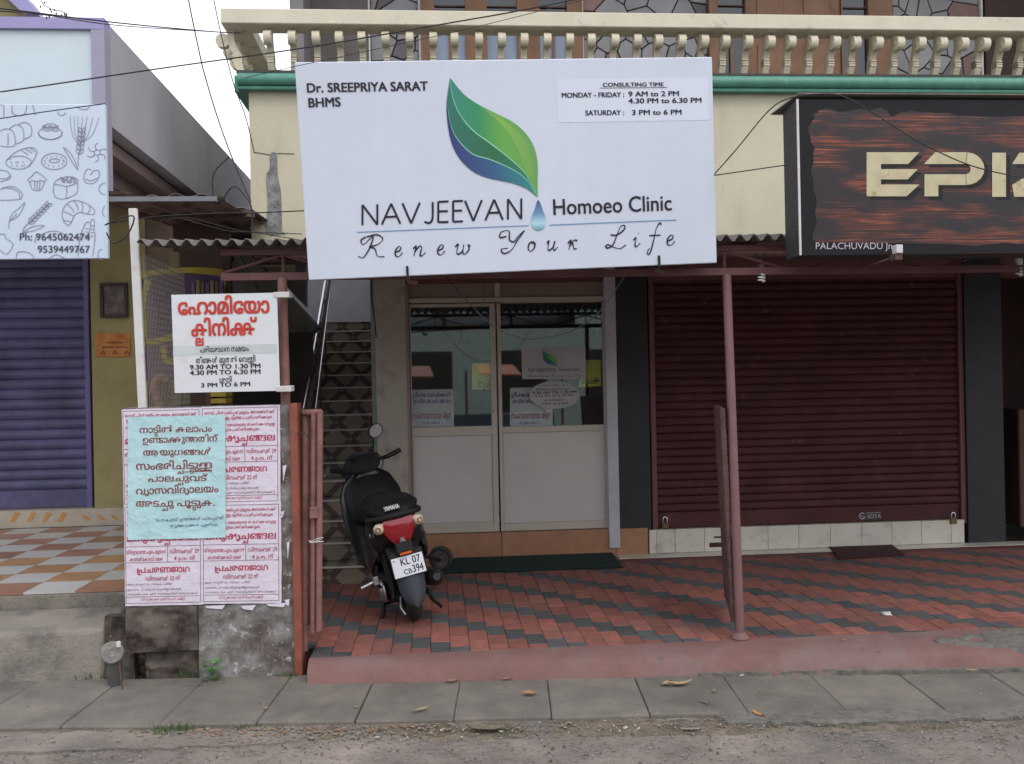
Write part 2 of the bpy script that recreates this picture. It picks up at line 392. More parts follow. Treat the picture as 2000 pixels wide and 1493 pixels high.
# sidewalk of concrete slabs
sw = MB().box(-8, 8, 4.35, 4.90, -.05, .02); swo = props(sw.build('sidewalk', joint), kind='structure')
for i in range(-17, 18):
    x0 = .154+.455*i; w_ = .452+random.uniform(-.002, .002)
    y1 = 4.905 if x0 > -.9 else 5.03
    mb = MB(); dz = random.uniform(-.004, .004); 
    mb.prism([(x0, 4.325+random.uniform(-.012, .012)), (x0+w_, 4.325+random.uniform(-.012, .012)), (x0+w_-.0, y1), (x0-.0, y1)], .0, .05+dz, 'xy')
    mb.build('slab', slabm, swo, bevel=.008, seg=2)
# crumbled asphalt lips (right part, before the curb and before the slabs)
def lip(name, pts, z0, h, mt, amp=.015):
    "irregular low crust whose outline is uneven"
    bm = MB(); ring = []
    n = len(pts)
    for i in range(n):
        p, q = Vector(pts[i]), Vector(pts[(i+1) % n]); k = max(2, int((q-p).length/.04))
        for t in range(k):
            c = p.lerp(q, t/k); ring.append((c.x+random.uniform(-amp, amp), c.y+random.uniform(-amp, amp)))
    top = [(x, y, z0+h*random.uniform(.75, 1.1)) for x, y in ring]; bot = [(x, y, z0-.03) for x, y in ring]
    n = len(ring); bm.add(top+bot, [tuple(range(n))]+[(i, n+i, n+(i+1) % n, (i+1) % n) for i in range(n)])
    return props(bm.build(name, mt), kind='structure')
lip('road_patch', [(.95, 4.86), (1.6, 4.86), (2.2, 4.83), (4.5, 4.83), (4.5, 4.99), (2.0, 4.99), (1.3, 4.93), (.95, 4.90)], .05, .022, asphm)
lip('road_patch', [(.95, 4.22), (1.5, 4.19), (2.1, 4.21), (2.5, 4.27), (2.5, 4.345), (.9, 4.345)], .03, .018, asphm)
lip('road_patch', [(-3.2, 4.06), (-1.6, 4.08), (-1.0, 4.12), (-.9, 4.20), (-1.25, 4.30), (-3.2, 4.30)], .03, .008, roadm)
# forecourt with red cement curb and pavers
def W2(a, b): p = FR @ Vector((a, b, 0)); return (p.x, p.y)
fx0 = A(592, -2.6); 
curb = MB()
prof_n = 60; vs = []; fs = []
for i in range(prof_n+1):
    a = fx0+(6.0-fx0)*i/prof_n
    bo = -2.69-.082*(a-fx0)+.01*noise.noise(Vector((a*4, 0, 0)))           # outer foot widens to the right
    ring = [(a, -2.56, .11), (a, -2.56, .1515), (a, -2.60, .151+.0012*noise.noise(Vector((a*5, 1, 0)))),
            (a, bo+.075, .143+.006*noise.noise(Vector((a*6, 2, 0)))), (a, bo+.03, .112+.010*noise.noise(Vector((a*7, 3, 0)))), (a, bo, .03)]
    vs += ring
for i in range(prof_n):
    for j in range(5): k = i*6+j; fs.append((k, k+1, k+7, k+6))
fs += [tuple(range(6)), tuple(range(prof_n*6, prof_n*6+6))]
curb.add(vs, fs)
props(curb.build('curb', redpl, Mw=FR, smooth=True), kind='structure')
def curbz(a, b):
    bo = -2.69-.082*(a-fx0); pts = [(bo, .03), (bo+.03, .112), (bo+.075, .143), (-2.6, .151)]
    if b <= pts[0][0]: return .03
    for (b0, z0), (b1, z1) in zip(pts, pts[1:]):
        if b <= b1: return z0+(z1-z0)*(b-b0)/max(1e-4, b1-b0)
    return .151
mb = MB(); vs = []; keep = {}; fs = []; NA, NB = 150, 22
for j in range(NB+1):
    for i in range(NA+1):
        a = 2.05+3.9*i/NA; bo = -2.69-.082*(a-fx0); b_ = bo-.01+(-2.565-bo)*j/NB
        d = min(1, (a-2.05)/.9)*1.2-abs(j/NB-.42)*1.5+.9*noise.noise(Vector((a*2.2, b_*5, 4)))+.4*noise.noise(Vector((a*9, b_*9, 4)))
        vs.append((a, b_, curbz(a, b_)+(.010*min(1, d*4)+.004*noise.noise(Vector((a*30, b_*30, 1))) if d > 0 else -.012))); keep[(i, j)] = d > -.08
for j in range(NB):
    for i in range(NA):
        if keep[(i, j)] or keep[(i+1, j)] or keep[(i, j+1)] or keep[(i+1, j+1)]: k = j*(NA+1)+i; fs.append((k, k+1, k+NA+2, k+NA+1))
props(mb.add(vs, fs).build('road_patch', asphm, Mw=FR, smooth=True), kind='structure')
fc = MB().box(fx0, 6, -2.56, -.0, -.05, .135).box(-2.05, fx0-.002, -2.28, -.0, -.05, .135); fco = props(fc.build('forecourt', joint, Mw=FR), kind='structure')
BW, BL, SH = .107, .2135, .109
def brick_mesh(dark):
    mb = MB().box(.0008, BW-.0008, .0008, BL-.0008, 0, .024); return mb
bR = brick_mesh(0).build('brick', brickR, fco, bevel=.003); bK = brick_mesh(1).build('brick', brickK, fco, bevel=.003)
usedR = usedK = False; cells = []
ai0 = fx0; b_front = -2.555
ncol = int((6.0-ai0)/BW)
for i in range(ncol):
    a = ai0+i*BW
    off = -i*SH
    j0 = math.floor((b_front-off)/BL)-1
    for j in range(j0, j0+18):
        b0 = off+j*BL; b1 = b0+BL
        lo = max(b0, b_front); hi = min(b1, -.16)
        if hi-lo < .008: continue
        dark = (j % 3 == 0); cells.append((a, lo, hi, dark))
for i in range(1, int((fx0+2.05)/BW)+1):                     # columns behind the gate, left of the curb
    a = ai0-i*BW; off = i*SH
    for j in range(-18, 9):
        b0 = off+(j-6)*BL; b1 = b0+BL; lo = max(b0, -2.3); hi = min(b1, -.16)
        if hi-lo < .03: continue
        cells.append((a, lo, hi, j % 3 == 0))
def dist(c):
    p = FR @ Vector((c[0], c[1], .15)); return p.length if abs(p.x) < p.y*.6 else 99
cells.sort(key=dist)
rest = {0: MB(), 1: MB()}
for k, (a, lo, hi, dark) in enumerate(cells):
    if k < 300:
        src = bK if dark else bR
        if dark and not usedK: o = bK; usedK = True
        elif not dark and not usedR: o = bR; usedR = True
        else: o = share(src, None)
        o.location = (a, lo, .128+random.uniform(-.0022, .0022)); o.scale = (1, (hi-lo)/BL, 1)
        o.rotation_euler = (random.uniform(-.004, .004), random.uniform(-.006, .006), 0)
    else:
        dz = random.uniform(-.002, .002)
        rest[int(dark)].box(a+.002, a+BW-.002, lo+.002, hi-.002, .12, .151+dz)
props(rest[0].build('far_red_bricks', brickR, fco), kind='stuff')
props(rest[1].build('far_dark_bricks', brickK, fco), kind='stuff')
# ================================================================== MAIN BUILDING
AL, AR = A(497, 0), 6.0
bld = Thing('building', 'two-storey cream building with green cornice, balcony railing, clinic door and maroon shutter', 'building', (1, 0, 0))
def bp(name, mb, mt, parent=None, **k): return bld.part(name, mb, mt, parent, **k)
zc = Z(1450, 184, 0)      # underside of the green cornice
zb = 2.62
zw = 2.765
bp('wall', MB().box(AL, AR, 0, .22, zw, zc), cream)
bp('lintel', MB().box(AL+.02, AR, .02, .2, 2.60, zw-.001), M('awning_shade_brown', (.10, .055, .045), .8))                                  # under the cream parapet front; dark band added for the shaded awning underside
saR0 = A(735, 0)-.01
bp('side_wall', MB().box(AL, AL+.15, .22, 1.3, zb, zc), cream)
bp('floor_slab', MB().box(AL+.15, AR, .22, 1.3, zc-.18, zc).box(saR0, AR, 1.301, 5.0, zc-.18, zc), cream)
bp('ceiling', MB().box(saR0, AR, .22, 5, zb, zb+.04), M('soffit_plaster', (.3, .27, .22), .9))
# a cement patch with a drain crack on the cream wall
q = [(528, 302), (540, 300), (542, 340), (549, 380), (551, 452), (556, 456), (520, 456), (523, 400), (520, 345), (527, 330)]
bp('cement_patch', MB().prism([P(x, y, -.004) for x, y in smooth2(q, 3, True)], -.006, .004, 'xz'), M('bare_cement', (.17, .165, .155), .95, var=.35, scale=18, bump=.6, bscale=60, stain=(.33, .33, .33), sscale=14, sthr=.55))
q = [(497, 298), (512, 300), (527, 303), (545, 300), (575, 301)]
crk = MB()
for i in range(len(q)-1):
    (x0, z0), (x1, z1) = P(*q[i], -.003), P(*q[i+1], -.003); crk.prism([(x0, z0-.003), (x1, z1-.003), (x1, z1+.003), (x0, z0+.003)], -.003, .002, 'xz')
bp('crack', crk, darkedge)
# cornice: half round with lower fillet
pr = [(.0, zc), (-.075, zc), (-.08, zc+.02), (-.055, zc+.025)]
for k in range(9):
    an = -math.pi/2+math.pi*k/8; pr.append((-.055-.055*math.cos(an), zc+.078+.052*math.sin(an)))
pr += [(0, zc+.13)]
bp('cornice', MB().prism(pr, AL-.07, AR, 'yz'), green, smooth=True)
bp('cornice', MB().prism([(AL-.11, zc+.0), (AL-.11, zc+.13), (AL, zc+.13), (AL, zc)], .0, 4.4, 'xz'), green)
zs = zc+.15
bp('balcony_edge', MB().box(AL-.08, AR, -.07, .14, zc+.131, zs), darkedge)
bp('balcony_floor', MB().box(AL-.0, AR, .14, 1.3, zc+.001, zs-.004).box(saR0, AR, 1.301, 5.0, zc+.001, zs-.004), M('balcony_cement', (.3, .28, .25), .9))
# railing
zr0, zr1 = Z(1400, 57, -.10), Z(1400, 27, -.12)
rail = bp('handrail', MB().box(A(430, -.12, 20), AR, -.12, .10, zr0, zr1), creamrail, bevel=.006)
bp('handrail', MB().box(A(430, -.12, 20), A(430, -.12, 20)+.2, .10, 4.2, zr0, zr1), creamrail, bevel=.006)
H = zr0-zs
def bal_mb():
    mb = MB(); w2 = .025
    body = smooth2([(-.03, H), (-.036, H*.85), (-.022, H*.62), (.012, H*.45), (.002, H*.30), (.028, H*.14), (.052, 0)], 4)
    back = smooth2([(.105, 0), (.086, H*.15), (.076, H*.30), (.074, H*.42), (.042, H*.60), (.018, H*.8), (.018, H)], 4)
    vs = []; n = min(len(body), len(back)); f_ = body[:n]; k_ = back[:n][::-1]
    # strips between front and back outlines
    ff = [body[int(i*(len(body)-1)/16)] for i in range(17)]; bb = back[::-1]; bb = [bb[int(i*(len(bb)-1)/16)] for i in range(17)]
    for (y, z) in ff: vs += [(-w2, y, z), (w2, y, z)]
    for (y, z) in bb: vs += [(-w2, y, z), (w2, y, z)]
    o = 34; fs = []
    for i in range(16):
        a = 2*i; fs += [(a, a+1, a+3, a+2), (o+a, o+a+2, o+a+3, o+a+1), (a, a+2, o+a+2, o+a), (a+1, o+a+1, o+a+3, a+3)]
    fs += [(0, o, o+1, 1), (32, 33, o+33, o+32)]
    mb.add(vs, fs)
    # scroll
    cy, cz, r_ = -.072, H*.76, .056
    ring = [(cy+r_*math.cos(t*math.pi/10), cz+r_*math.sin(t*math.pi/10)) for t in range(20)]
    mb.prism(ring, -.030, .030, 'yz')
    ring = [(cy+r_*.35*math.cos(t*math.pi/5), cz+r_*.35*math.sin(t*math.pi/5)) for t in range(10)]
    mb.prism(ring, -.035, .035, 'yz')
    for k in (.30, .36, .42): mb.box(-.025, .025, -.004, .080, H*k-.006, H*k+.006)
    mb.box(-.024, .024, -.036, .03, H-.014, H)
    return mb
spc = .186; a0 = A(527, .03, 80); bal = None; nb = int((AR-a0)/spc)
for i in range(nb):
    if bal is None: bal = bal_mb().build('baluster', balm, bld.o, org=(0, 0, 0)); o = bal
    else: o = share(bal, None)
    o.location = (a0+i*spc-bld.org.x+random.uniform(-.004, .004), .03, zs); o.rotation_euler = (random.uniform(-.015, .015), random.uniform(-.015, .015), random.uniform(-.05, .05))
for i in range(14):
    o = share(bal, None); o.location = (AL-.13-bld.org.x+.0, .05+i*.26, zs); o.rotation_euler = (0, 0, -math.pi/2)
0 and bp('corner_baluster', MB().box(AL-.10, AL-.0, -.04, .06, zs, zr0), balm, bevel=.01)
# upper floor wall, set back
UB = 1.35
ztop = 6.6
ul = A(607, UB, 60)
xs = lambda p: A(p, UB, 60)
pillw = M('white_plaster_edge', (.55, .53, .5), .8)
grout = M('stone_wall_mortar', (.045, .035, .032), .9)
bp('upper_wall', MB().box(ul, AR, UB+.06, UB+.2, zs, ztop).box(saR0, AR, UB+.201, 5.0, zs, ztop), grout)
bp('upper_side_wall', MB().box(ul-.12, ul, UB-.5, UB+.2, zs, ztop), M('grey_side_plaster', (.2, .19, .19), .85))
bp('roof', MB().box(ul-.9, AR, UB-1.3, UB+.4, ztop, ztop+.15).box(saR0, AR, UB+.401, 5.4, ztop, ztop+.15), M('roof_soffit', (.35, .33, .3), .9))
# crazy paving stones
def voronoi(x0, x1, z0, z1, n, seed):
    rnd = random.Random(seed); pts = [(rnd.uniform(x0, x1), rnd.uniform(z0, z1)) for _ in range(n)]
    outp = []
    for i, p in enumerate(pts):
        poly = [(x0, z0), (x1, z0), (x1, z1), (x0, z1)]
        for j, q_ in enumerate(pts):
            if i == j: continue
            mxx, mz = (p[0]+q_[0])/2, (p[1]+q_[1])/2; nx, nz_ = q_[0]-p[0], q_[1]-p[1]; L = math.hypot(nx, nz_); nx /= L; nz_ /= L
            mxx -= nx*.006; mz -= nz_*.006; new = []
            for k in range(len(poly)):
                u, v = poly[k], poly[(k+1) % len(poly)]
                du = (u[0]-mxx)*nx+(u[1]-mz)*nz_; dv = (v[0]-mxx)*nx+(v[1]-mz)*nz_
                if du <= 0: new.append(u)
                if du*dv < 0: t = du/(du-dv); new.append((u[0]+(v[0]-u[0])*t, u[1]+(v[1]-u[1])*t))
            poly = new
            if len(poly) < 3: break
        if len(poly) >= 3: outp.append(poly)
    return outp
stA = M('light_grey_stone_piece', (.235, .23, .235), .6, var=.12, rnd=.15)
stB = M('dark_grey_stone_piece', (.11, .105, .11), .6, var=.2, rnd=.2)
stC = M('reddish_stone_piece', (.20, .12, .105), .6, var=.2, rnd=.15)
def stones(x0, x1, z0, z1, n, seed):
    rr = random.Random(seed+50)
    for poly in voronoi(x0, x1, z0, z1, n, seed):
        mt = rr.choices([stA, stB, stC], [.74, .15, .11])[0]
        bp('stone_piece', MB().prism(poly, UB+.035+rr.uniform(-.004, .004), UB+.07, 'xz'), mt, bevel=.004)
bp('wall', MB().box(ul, xs(720), UB, UB+.055, zs, ztop), M('dark_grey_plaster', (.14, .12, .115), .85))  # plain dark grey plaster panel at the left end
stones(xs(724), xs(816), zs, 5.6, 22, 3)
bp('wall', MB().box(xs(817), xs(822), UB, UB+.05, zs, ztop), pillw)
bp('wall', MB().box(xs(719)+.003, xs(723), UB-.01, UB+.05, zs, ztop), pillw)
stones(xs(1141), xs(1383), zs, 5.6, 52, 11)
bp('wall', MB().box(xs(1137), xs(1140), UB, UB+.05, zs, ztop), pillw)
stones(xs(1742), xs(1916), zs, 5.6, 40, 17)
bp('wall', MB().box(xs(1917), xs(1920), UB, UB+.05, zs, ztop), pillw)
bp('wall', MB().box(xs(1925), AR, UB, UB+.05, zs, ztop), M('dark_brown_wall', (.05, .03, .025), .8))
# windows and door of wood
curt = M('bluish_curtain_glass', (.20, .25, .34), .25, var=.15, scale=3, bump=0, spec=.6)
dkgl = M('dark_window_glass', (.012, .014, .018), .06, var=.1, bump=0, spec=.8)
def glassmat(name, tint, gl=.12, col=(.8, .85, .83)):
    mt = bpy.data.materials.new(name); mt.use_nodes = True; n = mt.node_tree.nodes; l = mt.node_tree.links
    n.remove(n['Principled BSDF']); o = n['Material Output']
    tr = n.new('ShaderNodeBsdfTransparent'); tr.inputs[0].default_value = (*tint, 1); g = n.new('ShaderNodeBsdfGlossy'); g.inputs['Roughness'].default_value = .02; g.inputs[0].default_value = (*col, 1)
    fr = n.new('ShaderNodeLayerWeight'); fr.inputs[0].default_value = .5; pw = n.new('ShaderNodeMath'); pw.operation = 'POWER'; pw.inputs[1].default_value = 4; mp = n.new('ShaderNodeMath'); mp.operation = 'MULTIPLY_ADD'; mp.inputs[1].default_value = .8; mp.inputs[2].default_value = gl; l.new(fr.outputs['Facing'], pw.inputs[0])
    l.new(pw.outputs[0], mp.inputs[0]); mxs = n.new('ShaderNodeMixShader'); l.new(mp.outputs[0], mxs.inputs[0]); l.new(tr.outputs[0], mxs.inputs[1]); l.new(g.outputs[0], mxs.inputs[2]); l.new(mxs.outputs[0], o.inputs[0])
    return mt
def wood_window(p0, p1, panes, ztr, paneM, name='window'):
    z1 = 5.5; x0, x1 = xs(p0), xs(p1); fr = MB(); cuts = [x0]
    zlow = zs+.05
    xsn = []
    for (a, b) in panes: xsn += [xs(a), xs(b)]
    edges = [x0]+xsn+[x1]
    for i in range(0, len(edges), 2): fr.box(edges[i], edges[i+1], UB-.03, UB+.06, zlow, z1)
    for (a, b) in panes:
        fr.box(xs(a), xs(b), UB-.028, UB+.058, zlow, zlow+.07); fr.box(xs(a), xs(b), UB-.028, UB+.058, ztr, ztr+.09)
    f_ = bp(name, fr, wood)
    for (a, b) in panes:
        xm = (xs(a)+xs(b))/2
        bp('pane', MB().box(xs(a), xs(b), UB+.02, UB+.03, zlow+.07, ztr), paneM, f_)
        bp('pane', MB().box(xs(a), xs(b), UB+.02, UB+.03, ztr+.09, z1), dkgl, f_)
        bp('mullion', MB().box(xm-.014, xm+.014, UB-.01, UB+.02, zlow+.07, ztr), wood, f_)
    for z in (ztr+.22, ztr+.4):
        for (a, b) in panes: bp('bar', MB().box(xs(a), xs(b), UB+.0, UB+.012, z, z+.012), rustm, f_)
    bp('lintel', MB().box(x0, x1, UB-.02, UB+.06, z1, z1+.1), wood, f_)
ztr = Z(900, 58, UB)
wood_window(822, 1137, [(849, 909), (951, 1010), (1054, 1107)], ztr, curt)
wood_window(1384, 1457, [(1401, 1455)], Z(1420, 56, UB), dkgl)
wood_window(1641, 1741, [(1644, 1694)], Z(1670, 60, UB), dkgl)
dr = bp('balcony_door', MB().box(xs(1458), xs(1640), UB-.01, UB+.05, zs+.03, 6.1), wood)
for i in range(2):
    x0 = xs(1458)+.04+i*(xs(1640)-xs(1458))/2; x1 = x0+(xs(1640)-xs(1458))/2-.08
    for z0, z1 in ((zs+.12, zs+.75), (zs+.85, zs+1.6)): bp('door_panel', MB().box(x0+.06, x1-.06, UB-.022, UB-.008, z0, z1), M('timber_panel', (.20, .10, .05), .5, var=.2), dr, bevel=.006)
# ---------------------------------------------------------------- ground floor facade
zd = Z(1000, 1040, 0)
# staircase
rb0 = A(1270, 0)
stM = bpy.data.materials.new('patterned_stair_tile'); stM.use_nodes = True; n, l, bs = nodes(stM)
geo = n.new('ShaderNodeTexCoord'); sp = n.new('ShaderNodeSeparateXYZ'); l.new(geo.outputs['Object'], sp.inputs[0])
def mth(op, a, b=None):
    t = n.new('ShaderNodeMath'); t.operation = op
    for i, v in enumerate((a, b)):
        if v is None: continue
        if isinstance(v, (int, float)): t.inputs[i].default_value = v
        else: l.new(v, t.inputs[i])
    return t.outputs[0]
sx_, sz_ = sp.outputs[0], sp.outputs[2]
u1 = mth('FRACT', mth('DIVIDE', mth('ADD', sx_, sz_), .30)); u2 = mth('FRACT', mth('DIVIDE', mth('SUBTRACT', mth('ADD', sx_, 10), sz_), .30))
bnd = mth('MAXIMUM', mth('LESS_THAN', u1, .24), mth('LESS_THAN', u2, .24))
both = mth('MULTIPLY', mth('LESS_THAN', u1, .16), mth('LESS_THAN', u2, .16))
ns = n.new('ShaderNodeTexNoise'); ns.inputs['Scale'].default_value = 9; ns.inputs['Detail'].default_value = 8
m1 = n.new('ShaderNodeMixRGB'); l.new(bnd, m1.inputs[0]); m1.inputs[1].default_value = (.27, .225, .165, 1); m1.inputs[2].default_value = (.105, .068, .058, 1)
m2 = n.new('ShaderNodeMixRGB'); l.new(both, m2.inputs[0]); l.new(m1.outputs[0], m2.inputs[1]); m2.inputs[2].default_value = (.20, .17, .13, 1)
m3 = n.new('ShaderNodeMixRGB'); m3.blend_type = 'MULTIPLY'; m3.inputs[0].default_value = .7; l.new(m2.outputs[0], m3.inputs[1]); l.new(ns.outputs['Color'], m3.inputs[2])
m3b = n.new('ShaderNodeVectorMath'); m3b.operation = 'SCALE'; m3b.inputs['Scale'].default_value = 1.5; l.new(m3.outputs[0], m3b.inputs[0])
l.new(m3b.outputs[0], bs.inputs['Base Color']); bs.inputs['Roughness'].default_value = .45
stair = Thing('staircase', 'narrow tiled staircase climbing between the clinic pillar and the left side, pale nosings', 'staircase', (-1.4, -.65, .15))
saL, saR = -1.98, A(735, 0)-.01; marble = M('pale_marble_nosing', (.55, .52, .46), .4, var=.1)
for k in range(1, 18):
    b0 = -.72+.27*(k-1); z1 = .15+.13*k
    st_ = stair.part('step', MB().box(saL, saR, b0+.006, b0+.30, z1-.13, z1-.002), stM)
    stair.part('nosing', MB().box(saL, saR, b0-.008, b0+.018, z1-.012, z1), marble, bevel=.002)
bp('landing_wall', MB().box(saL-.4, saR+1.2, 4.15, 4.3, 1.9, 4.2), M('blue_grey_wall', (.60, .61, .64), .85, var=.05))
bp('rear_light_stop_wall', MB().box(rb0, AR, 2.71, 2.8, .1, zb), darkin)  # unseen; added to stop sky light leaking through the shutter slats
bp('end_light_stop_wall', MB().box(AR, AR+.15, 0, 5, .0, ztop), cream)  # unseen; added with the rear closure against the same light leak
bp('stair_side_wall', MB().box(saR, saR+.1, .2, 4.15, .15, 3.9), M('stair_wall_plaster', (.30, .28, .26), .85))
# pillar, black walls
bp('pillar', MB().box(A(735, 0), A(795, -.0), -.005, .25, .15, zb+.1), pillm, bevel=.006)
bp('black_pillar', MB().box(A(1206, 0, 800), A(1268, 0, 800), .0, .2, .36, zb+.1), black)
bp('black_pillar', MB().box(A(1886, 0, 800), A(1958, 0, 800), -.01, .2, .15, zb+.1), black)
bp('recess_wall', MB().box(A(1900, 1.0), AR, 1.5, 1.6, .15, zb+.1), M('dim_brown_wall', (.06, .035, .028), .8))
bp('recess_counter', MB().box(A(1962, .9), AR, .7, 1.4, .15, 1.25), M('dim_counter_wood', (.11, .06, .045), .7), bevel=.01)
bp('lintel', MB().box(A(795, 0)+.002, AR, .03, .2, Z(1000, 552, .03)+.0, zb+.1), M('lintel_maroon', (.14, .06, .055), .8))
# door step with tan tiles, shutter plinth with white tiles
xL, xR = A(797, 0, 1060), A(1266, 0, 1060)
bp('door_step', MB().box(xL, xR, .012, .6, .10, zd-.004), joint)
xx = [xL, A(980, 0, 1060), A(1203, 0, 1060), xR]
for i in range(3): bp('tile', MB().box(xx[i]+.002, xx[i+1]-.002, -.002, .12, .15, zd), tileO, bevel=.002)
xs0, xs1 = A(1268, 0, 1050), A(1884, 0, 1050); zp = Z(1500, 1028, 0)
bp('shutter_plinth', MB().box(xs0, xs1, .006, .5, .10, zp-.004), M('pale_grout', (.38, .35, .30), .9))
jl = [1268, 1282, 1318, 1376, 1437, 1500, 1560, 1622, 1683, 1742, 1800, 1858, 1884]
for i in range(len(jl)-1): bp('tile', MB().box(A(jl[i], 0, 1050)+.0015, A(jl[i+1], 0, 1050)-.0015, -.002, .12, .16, zp), tileW, bevel=.002)
# flat tile apron at the foot
for i in range(6):
    x0 = A(1206, -.08, 1070)+i*.3
    if x0 > A(1560, -.08, 1070): break
    bp('apron_tile', MB().box(x0+.002, min(x0+.298, A(1640, -.08, 1070)), -.16, -.004, .13, .158), tileW, bevel=.002)
for i in range(5):
    x0 = A(1735, -.08, 1070)+i*.3
    bp('apron_tile', MB().box(x0+.002, x0+.298, -.16, -.004, .13, .158), tileW, bevel=.002)
bp('red_strip', MB().box(A(1214, -.2, 1085), AR, -.27, -.162, .13, .154), M('dark_red_strip', (.13, .04, .035), .7, var=.15))
bp('apron_strip', MB().box(xL, A(1206, -.08, 1070)-.002, -.16, -.004, .13, .156), tileO)
# clinic door front: frame, two leaves
zf0, zf1 = zd, Z(1000, 552, .03)
fa, fb = A(795, .03, 800), A(1206, .03, 800)
bp('door_frame', MB().box(fa, A(802, .03, 800), .0, .10, zf0, zf1-.002), pinkal, bevel=.003)
bp('door_frame', MB().box(A(1184, .0, 800), A(1205, .0, 800), -.03, .10, .22, zb), M('white_grey_jamb', (.46, .44, .47), .45, bump=.02), bevel=.003)
bp('transom_panel', MB().box(A(802, .03, 800)+.002, A(1184, .03, 800)-.002, .05, .08, Z(1000, 583, .03), zf1-.002), pinkal)
bp('transom_bar', MB().box(A(802, .03, 800)+.002, A(1184, .03, 800)-.002, .02, .09, Z(1000, 590, .03), Z(1000, 581, .03)), alum, bevel=.003)
bp('transom_post', MB().box(A(966, .03, 560), A(976, .03, 560), .03, .085, Z(970, 580, .03), zf1-.003), alum)
glassM = glassmat('door_glass', (.93, .96, .95), .13)
def leaf(nm, p0, p1, g0, g1, gt, gb, pt, pb_):
    yb = .035
    x0, x1 = A(p0, yb, 800), A(p1, yb, 800); y0, y1 = yb, yb+.045
    zt = Z(1000, 592, yb); zbm = zd+.004
    gx0, gx1 = A(g0, yb, 700), A(g1, yb, 700); gz1, gz0 = Z((g0+g1)/2, gt, yb), Z((g0+g1)/2, gb, yb)
    pz1, pz0 = Z((g0+g1)/2, pt, yb), Z((g0+g1)/2, pb_, yb)
    f_ = MB(); f_.box(x0, gx0, y0, y1, zbm, zt); f_.box(gx1, x1, y0, y1, zbm, zt)
    for z0, z1 in ((gz1, zt), (pz1, gz0), (zbm, pz0)): f_.box(gx0, gx1, y0+.001, y1-.001, z0, z1)
    d_ = bp(nm, f_, alum, bevel=.003)
    bp('glass_pane', MB().box(gx0, gx1, y0+.02, y0+.026, gz0, gz1), glassM, d_)
    bp('lower_panel', MB().box(gx0-.0, gx1+.0, y0+.012, y0+.03, pz0, pz1), panel, d_, bevel=.004)
    return d_
dl = leaf('door_leaf', 803, 971, 803.5, 958, 600, 834, 852, 1022)
dr_ = leaf('door_leaf', 974, 1183, 979, 1178, 588, 832, 844, 1020)
hm = MB().tube([(A(963, .02, 800), .025, Z(963, 762, .02)), (A(963, .0, 800), -.01, Z(963, 768, .02)), (A(963, .0, 800), -.01, Z(963, 800, .02)), (A(963, .02, 800), .025, Z(963, 806, .02))], .006, 8)
bp('door_handle', hm, alum, dl, smooth=True)
# clinic room behind the glass
room = MB(); ra, rb = A(797, 0), A(1270, 0)
room.box(ra-.25, rb, 2.6, 2.7, .15, zb); room.box(ra-.3, ra-.25, .13, 2.6, .15, zb); room.box(rb, rb+.05, .13, 2.6, .15, zb)
bp('clinic_room_wall', room, M('sage_room_wall', (.30, .36, .32), .8))
bp('clinic_room_floor', MB().box(ra-.25, rb, .6, 2.6, .15, zd-.01), tileO)
# roller shutter
def shutter(th, name, x0, x1, z0, z1, b, pitch, mt, fm, bottom=.12):
    sh = th.part(name, MB().box(x0, x1, b, b+.03, z0, z0+bottom), mt, bevel=.006)
    sm = None; z = z0+bottom; i = 0
    while z < z1:
        if sm is None:
            pr = [(b+.03, 0), (b+.012, .003), (b-.004, pitch*.25), (b-.008, pitch*.5), (b-.004, pitch*.75), (b+.010, pitch*.93), (b+.014, pitch-.001), (b+.03, pitch-.001)]
            mb = MB().prism([(y-b, zz) for y, zz in pr], x0-th.org.x+.004, x1-th.org.x-.004, 'yz'); sm = mb.build('slat', mt, sh, smooth=True); o = sm
        else: o = share(sm, None, sh)
        o.location = (random.uniform(-.002, .002), b-th.org.y+random.uniform(-.0015, .0015), z-th.org.z); z += pitch; i += 1
    for a, c in ((x0-.045, x0+.0), (x1-.0, x1+.045)): th.part('guide_rail', MB().box(a, c, b-.03, b+.05, z0-.04, z1), fm, sh, bevel=.004)
    return sh
s0, s1 = A(1280, .03, 800), A(1872, .03, 800)
shut = shutter(bld, 'roller_shutter', s0, s1, zp+.004, zb, .04, .0655, maroon, maroonf, .13)
brass = M('brass_padlock', (.16, .12, .05), .45, metal=.6)
def padlock(th, px, py, b):
    x, z = P(px, py, b); t = Thing('padlock', '', 'padlock', (x, b, z))
    t.part('lock_body', MB().box(x-.028, x+.028, b-.012, b+.012, z-.05, z), brass, bevel=.005)
    pts = [(x-.017, b, z), (x-.017, b, z+.03), (x-.008, b, z+.045), (x+.008, b, z+.045), (x+.017, b, z+.03), (x+.017, b, z)]
    t.part('shackle', MB().tube(pts, .0045, 8), steel, smooth=True)
    return t
props(padlock(bld, 1299, 1021, -.01).o, 'brass padlock at the left foot of the maroon shutter')
props(padlock(bld, 1862, 1012, -.01).o, 'brass padlock at the right foot of the maroon shutter')
stk = Board('sticker', 'small dark maker sticker with round emblem at the foot of the maroon shutter', 'sticker', FR @ Matrix.Translation((*[P(1700, 1009, .035)[0], .035], P(1700, 1009, .035)[1])))
mb = MB(); mb.box(*[-.092, .092, .0, .003, -.032, .03]); stk.part('sticker_sheet', mb, M('dark_sticker', (.035, .03, .03), .4))
mb = MB(); stk.text(mb, 'SOYA', (1694, 1013), (1721, 1012), 8, B2, y=-.001); stk.stroke(mb, [(1684+6*math.cos(t*.7), 1008+6*math.sin(t*.7)) for t in range(9)], 2.2, y=-.001)
